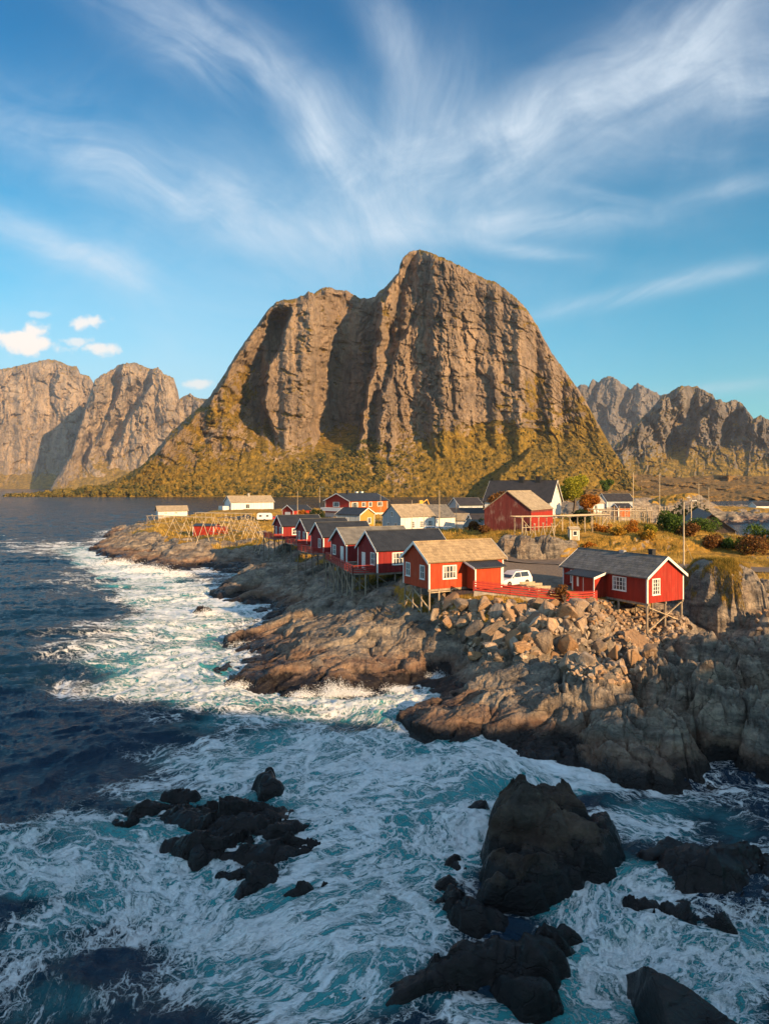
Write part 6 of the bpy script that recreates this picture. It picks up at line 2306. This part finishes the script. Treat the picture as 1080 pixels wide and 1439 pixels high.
def broadleaf(name, label, cat, loc, h, w, mat, seed, n=2600, leaf=.3, trunk=True, group=None, dense=1.0):
    rng = np.random.default_rng(seed)
    e = empty(name, loc)
    tag(e, label, cat, group)
    cl_ = []
    zc = h * (.55 if trunk else .45)
    nk = 13 if h > 2.5 else 8
    for k in range(nk):
        a = rng.uniform(0, 6.28)
        rr = rng.uniform(0, .42) * w
        z = zc + rng.uniform(-.34, .36) * h * (1 - rr / w * .8)
        r_ = rng.uniform(.15, .27) * w
        cl_.append((rr * math.cos(a), rr * math.sin(a), max(z, r_ * .4), r_, r_ * rng.uniform(.7, 1.1)))
    m = MB()
    m.tube((0, 0, -.4), (0.05 * h, 0, h * .5), .035 * h + .03, .02 * h, 7)
    for c in cl_[:8]:
        m.tube((.02 * h, 0, h * rng.uniform(.12, .35)), (c[0], c[1], c[2]), .014 * h + .015, .006 * h, 5)
    m.build('trunk' if trunk else 'stem', M_BARK, e)
    V, T, r = leaf_cloud(rng, n, cl_, leaf)
    o = raw_mesh('crown' if trunk else 'foliage', V, T, mat, r)
    o.parent = e
    return e


def conifer(label, loc, h, w, seed, group=None, mat=None):
    rng = np.random.default_rng(seed)
    e = empty('evergreen_tree', loc)
    tag(e, label, 'tree', group)
    m = MB()
    m.tube((0, 0, -.4), (0, 0, h * .95), .03 * h, .008 * h, 7)
    m.build('trunk', M_BARK, e)
    cl_ = []
    for k in range(26):
        f = k / 25
        a = rng.uniform(0, 6.28)
        R = w * .5 * (1 - f) ** .8 * rng.uniform(.45, .85)
        cl_.append((R * math.cos(a), R * math.sin(a), h * (.12 + .86 * f), w * .17 * (1.15 - f), w * .12 * (1.15 - f)))
    V, T, r = leaf_cloud(rng, 2600, cl_, .26)
    o = raw_mesh('crown', V, T, mat or M_LDARK, r)
    o.parent = e


def P3(px, Y, dz=0.0):
    x = gx(px, Y)
    return (x, Y, gz(x, Y) + dz)


broadleaf('birch_tree', 'tall yellow-green birch beside the white gable of the dark-roofed house', 'tree', (gx(806, 190), 190, 10.4), 11.2, 8.0, M_LYG, 1, 7500, .32)
broadleaf('rowan_tree', 'russet tree right of the yellow-green birch', 'tree', (gx(828, 168), 168, 9.2), 6.2, 5.6, M_LORANGE, 2, 3600, .32)
broadleaf('dark_shrub', 'dark green shrub in front of the birch, behind the table racks', 'shrub', (gx(815, 140), 140, 9.6), 2.9, 5.0, M_LDARK, 3, 2600, .26, False)
broadleaf('brown_tree', 'bare brownish tree between the black roof and the barn ridge', 'tree', (gx(703, 141), 141, 9.4), 6.6, 5.0, M_LRUST, 4, 2300, .24)
broadleaf('orange_bush', 'round orange bush beside the red garage', 'bush', P3(424, 218), 3.6, 4.6, M_LORANGE, 5, 2200, .3, False)
broadleaf('dark_shrub', 'dark shrub beside the orange bush, left of the large red house', 'shrub', P3(443, 214), 4.2, 5.0, M_LDARK, 6, 2200, .3, False)
broadleaf('dry_bush', 'thin dry bush growing at the corner of the red fence', 'bush', (gx(792, 65.0), 65.0, 5.4), 2.9, 1.6, M_LRUST, 7, 900, .13, False)
broadleaf('green_bush', 'light green bush on the golden bank above the slate roof', 'bush', P3(917, 112), 1.9, 2.8, M_LYG, 8, 1500, .16, False)
broadleaf('dark_shrub', 'big dark green bush right of the light green one on the bank', 'shrub', P3(941, 114), 3.3, 4.6, M_LGREEN, 9, 3200, .2, False)
gb = 'golden bushes on the grassy bank'
for k, (px, Y, h, w, lb) in enumerate([(888, 112, 2.0, 3.4, 'golden-orange bush left of the light green bush on the bank'), (868, 109, 1.6, 3.0, 'low golden bush in the middle of the grassy bank'),
                                       (846, 112, 1.5, 3.2, 'golden bush below the right end of the table rack'), (906, 106, 1.7, 2.6, 'golden bush just above the slate roof ridge'),
                                       (828, 104, 1.2, 2.2, 'small golden bush by the hut under the rack'), (764, 104, 1.3, 2.4, 'golden tuft of bush on the rocks in front of the barn')]):
    broadleaf('golden_bush', lb, 'bush', P3(px, Y, -.1), h, w, M_LGOLD if k % 2 else M_LORANGE, 20 + k, 1500, .17, False, gb)
for k, (px, Y, h, w, m_, lb) in enumerate([(666, 128, 2.4, 3.6, M_LRUST, 'brown bush between the orange-red shed and the barn'), (680, 122, 1.9, 3.0, M_LRUST, 'brown bush at the left foot of the barn'), (676, 140, 3.2, 3.4, M_LDARK, 'dark bush against the white wall left of the barn'),
                                           (505, 168, 1.9, 3.4, M_LRUST, 'brown bush in front of the ochre gable'), (965, 112, 2.2, 4.0, M_LRUST, 'dark russet bush behind the lamp post'), (988, 118, 2.8, 5.0, M_LGREEN, 'shaded green bush left of the harbour building'),
                                           (1000, 108, 2.0, 4.4, M_LRUST, 'low russet bush beside the road'), (1056, 104, 3.6, 5.2, M_LRUST, 'large dark russet bush at the right edge above the road'), (1078, 112, 5.0, 5.5, M_LGREEN, 'dark green bush cut by the right edge'),
                                           (1030, 108, 2.0, 4.0, M_LGREEN, 'low green bush in front of the harbour building'), (975, 150, 3.4, 6.0, M_LRUST, 'russet thicket by the far end of the harbour building')]):
    broadleaf('shrub', lb, 'shrub', P3(px, Y, -.15), h, w, m_, 40 + k, 2200, .2, False, 'shrubs round the village')
broadleaf('green_bush', 'lone green bush on the mountain slope right of the birch', 'bush', (gx(851, 420), 420, 15.5), 6.4, 8, M_LGREEN, 60, 2200, .6, False)
for k, (px, Y, h, w) in enumerate([(936, 196, 5.2, 5.0), (948, 200, 6.5, 4.6), (958, 205, 8.6, 4.6), (968, 200, 6.8, 4.8), (978, 212, 8.2, 5.4), (990, 210, 6.2, 5.0), (905, 200, 4.4, 4.6)]):
    lb = ['low evergreen left of the group on the knoll', 'second evergreen from the left on the knoll', 'tallest pointed evergreen on the knoll', 'evergreen just right of the tallest', 'broad evergreen by the short pole', 'rightmost evergreen of the group on the knoll', 'evergreen standing apart left of the group'][k]
    x = gx(px, Y)
    conifer(lb, (x, Y, max(gz(x, Y), 4.5) + 1.0), h, w, 70 + k, 'evergreens on the knoll')


# ---- the birch scrub on the foot of the great mountain: one mass
def icos():
    bm = bmesh.new()
    bmesh.ops.create_icosphere(bm, subdivisions=1, radius=1)
    v = np.array([tuple(a.co) for a in bm.verts])
    f = np.array([[a.index for a in p.verts] for p in bm.faces])
    bm.free()
    return v, f


iv, it_ = icos()
mo = bpy.data.objects['mountain']
mv = np.zeros(len(mo.data.vertices) * 3, np.float32)
mo.data.vertices.foreach_get('co', mv)
mv = mv.reshape(-1, 3)
vg = np.zeros(len(mo.data.vertices), np.float32)
mo.data.attributes['veg'].data.foreach_get('value', vg)
mpx = 540 + FP * mv[:, 0] / mv[:, 1]
mpy = HY + FP * (HC - mv[:, 2]) / mv[:, 1]
line = np.interp(mpx, [200, 300, 380, 420, 520, 560, 620, 660, 720, 800, 860, 900], [690, 688, 680, 655, 622, 640, 650, 605, 590, 590, 640, 680])
pr_ = np.where((mpy > line - 6) & (mpy < 697) & (mv[:, 1] < 1500), 1.0, 0)
pr_ = pr_ * sst(fbm(mpx * .07, mpy * .12, 4, 901), -.25, .35) * (.02 + np.where((mpx > 385) & (mpx < 540), 1.0, .12)) * (.25 + (mpx < 600)) + .004 * (vg > .5) * (mpy > 560)
scree_ = np.exp(-(((mpx - 565) / 40) ** 2 + ((mpy - 675) / 18) ** 2))
pr_ = pr_ * (1 - .85 * scree_)
NW = 6500
sel = rng.choice(len(mv), NW, p=pr_ / pr_.sum())
sz = rng.uniform(1.0, 3.0, NW)
M4 = np.zeros((NW, 3, 4))
M4[:, :, :3] = rand_rot(rng, NW) * (sz * 1.0)[:, None, None]
M4[:, :, :3] *= np.array([1, 1, 1])[None, :, None]
M4[:, :, 3] = mv[sel] + np.stack([rng.normal(0, 1.5, NW), rng.normal(0, 1.0, NW), sz * .45], -1)
jit = iv * (1 + rng.normal(0, .16, (len(iv), 1)))
M_WOODS = mat_leaf('autumn_birch_scrub', [(.03, .035, .01), (.075, .062, .014), (.14, .10, .018), (.21, .14, .022)], trans=.05)
o = merge_mesh('far_woods', jit, it_, M4, M_WOODS, np.clip(rng.normal(.45, .25, NW) + fbm(mpx[sel] * .05, mpy[sel] * .08, 3, 905) * .4, 0, 1))
tag(o, 'golden birch scrub spread over the foot of the great mountain', 'woods', kind='stuff')


# ------------------------------------------------------------------ spray thrown up where the swell meets the rocks
def spray():
    rng = np.random.default_rng(77)
    C, S = [], []
    for (px, py, h, w, n) in [(a_, b_ + 3, c_ * .7, d_ * 1.1, int(n_ * 2.2)) for (a_, b_, c_, d_, n_) in [(470, 974, 1.7, 1.3, 2200), (500, 974, 1.1, 1.2, 1000), (425, 976, .8, 1.0, 800), (335, 962, .8, 1.2, 700), (345, 905, .9, 1.6, 800), (612, 953, .9, 1.0, 800), (560, 968, .8, 1.2, 800), (598, 990, .6, .8, 500),
                              (165, 792, 2.4, 3.5, 1500), (205, 801, 2.6, 4.0, 1800), (245, 807, 2.0, 3.0, 1100), (290, 862, 1.2, 1.6, 600),
                              (365, 853, 1.0, 1.4, 600)]]:
        x, y, _ = _c(px, py)
        th = rng.uniform(0, 1, n) ** 1.6
        a = rng.normal(0, .45, n)
        lobe = np.abs(fbm(a * 4 + px, a * 0 + py, 3, 7)) + .35
        C.append(np.stack([x + (a + rng.normal(0, .1, n)) * w, y + rng.normal(0, .25, n) * w, .05 + th * h * lobe * 1.2], -1))
        S.append(rng.uniform(.008, .026, n) * (y / 50) * (1.15 - th * .6))
    C, S = np.vstack(C), np.concatenate(S)
    tv = np.array([(1, 1, 1), (-1, -1, 1), (-1, 1, -1), (1, -1, -1)]) * .8
    tt = np.array([(0, 1, 2), (0, 3, 1), (0, 2, 3), (1, 3, 2)])
    M4 = np.zeros((len(C), 3, 4))
    M4[:, :, :3] = rand_rot(rng, len(C)) * S[:, None, None]
    M4[:, :, 3] = C
    m = mat_plain('white_spray', (.9, .93, .95), .9, var=.02, spec=.1)
    o = merge_mesh('spray', tv, tt, M4, m)
    tag(o, 'white spray thrown up along the rocks', 'spray', kind='stuff')


spray()
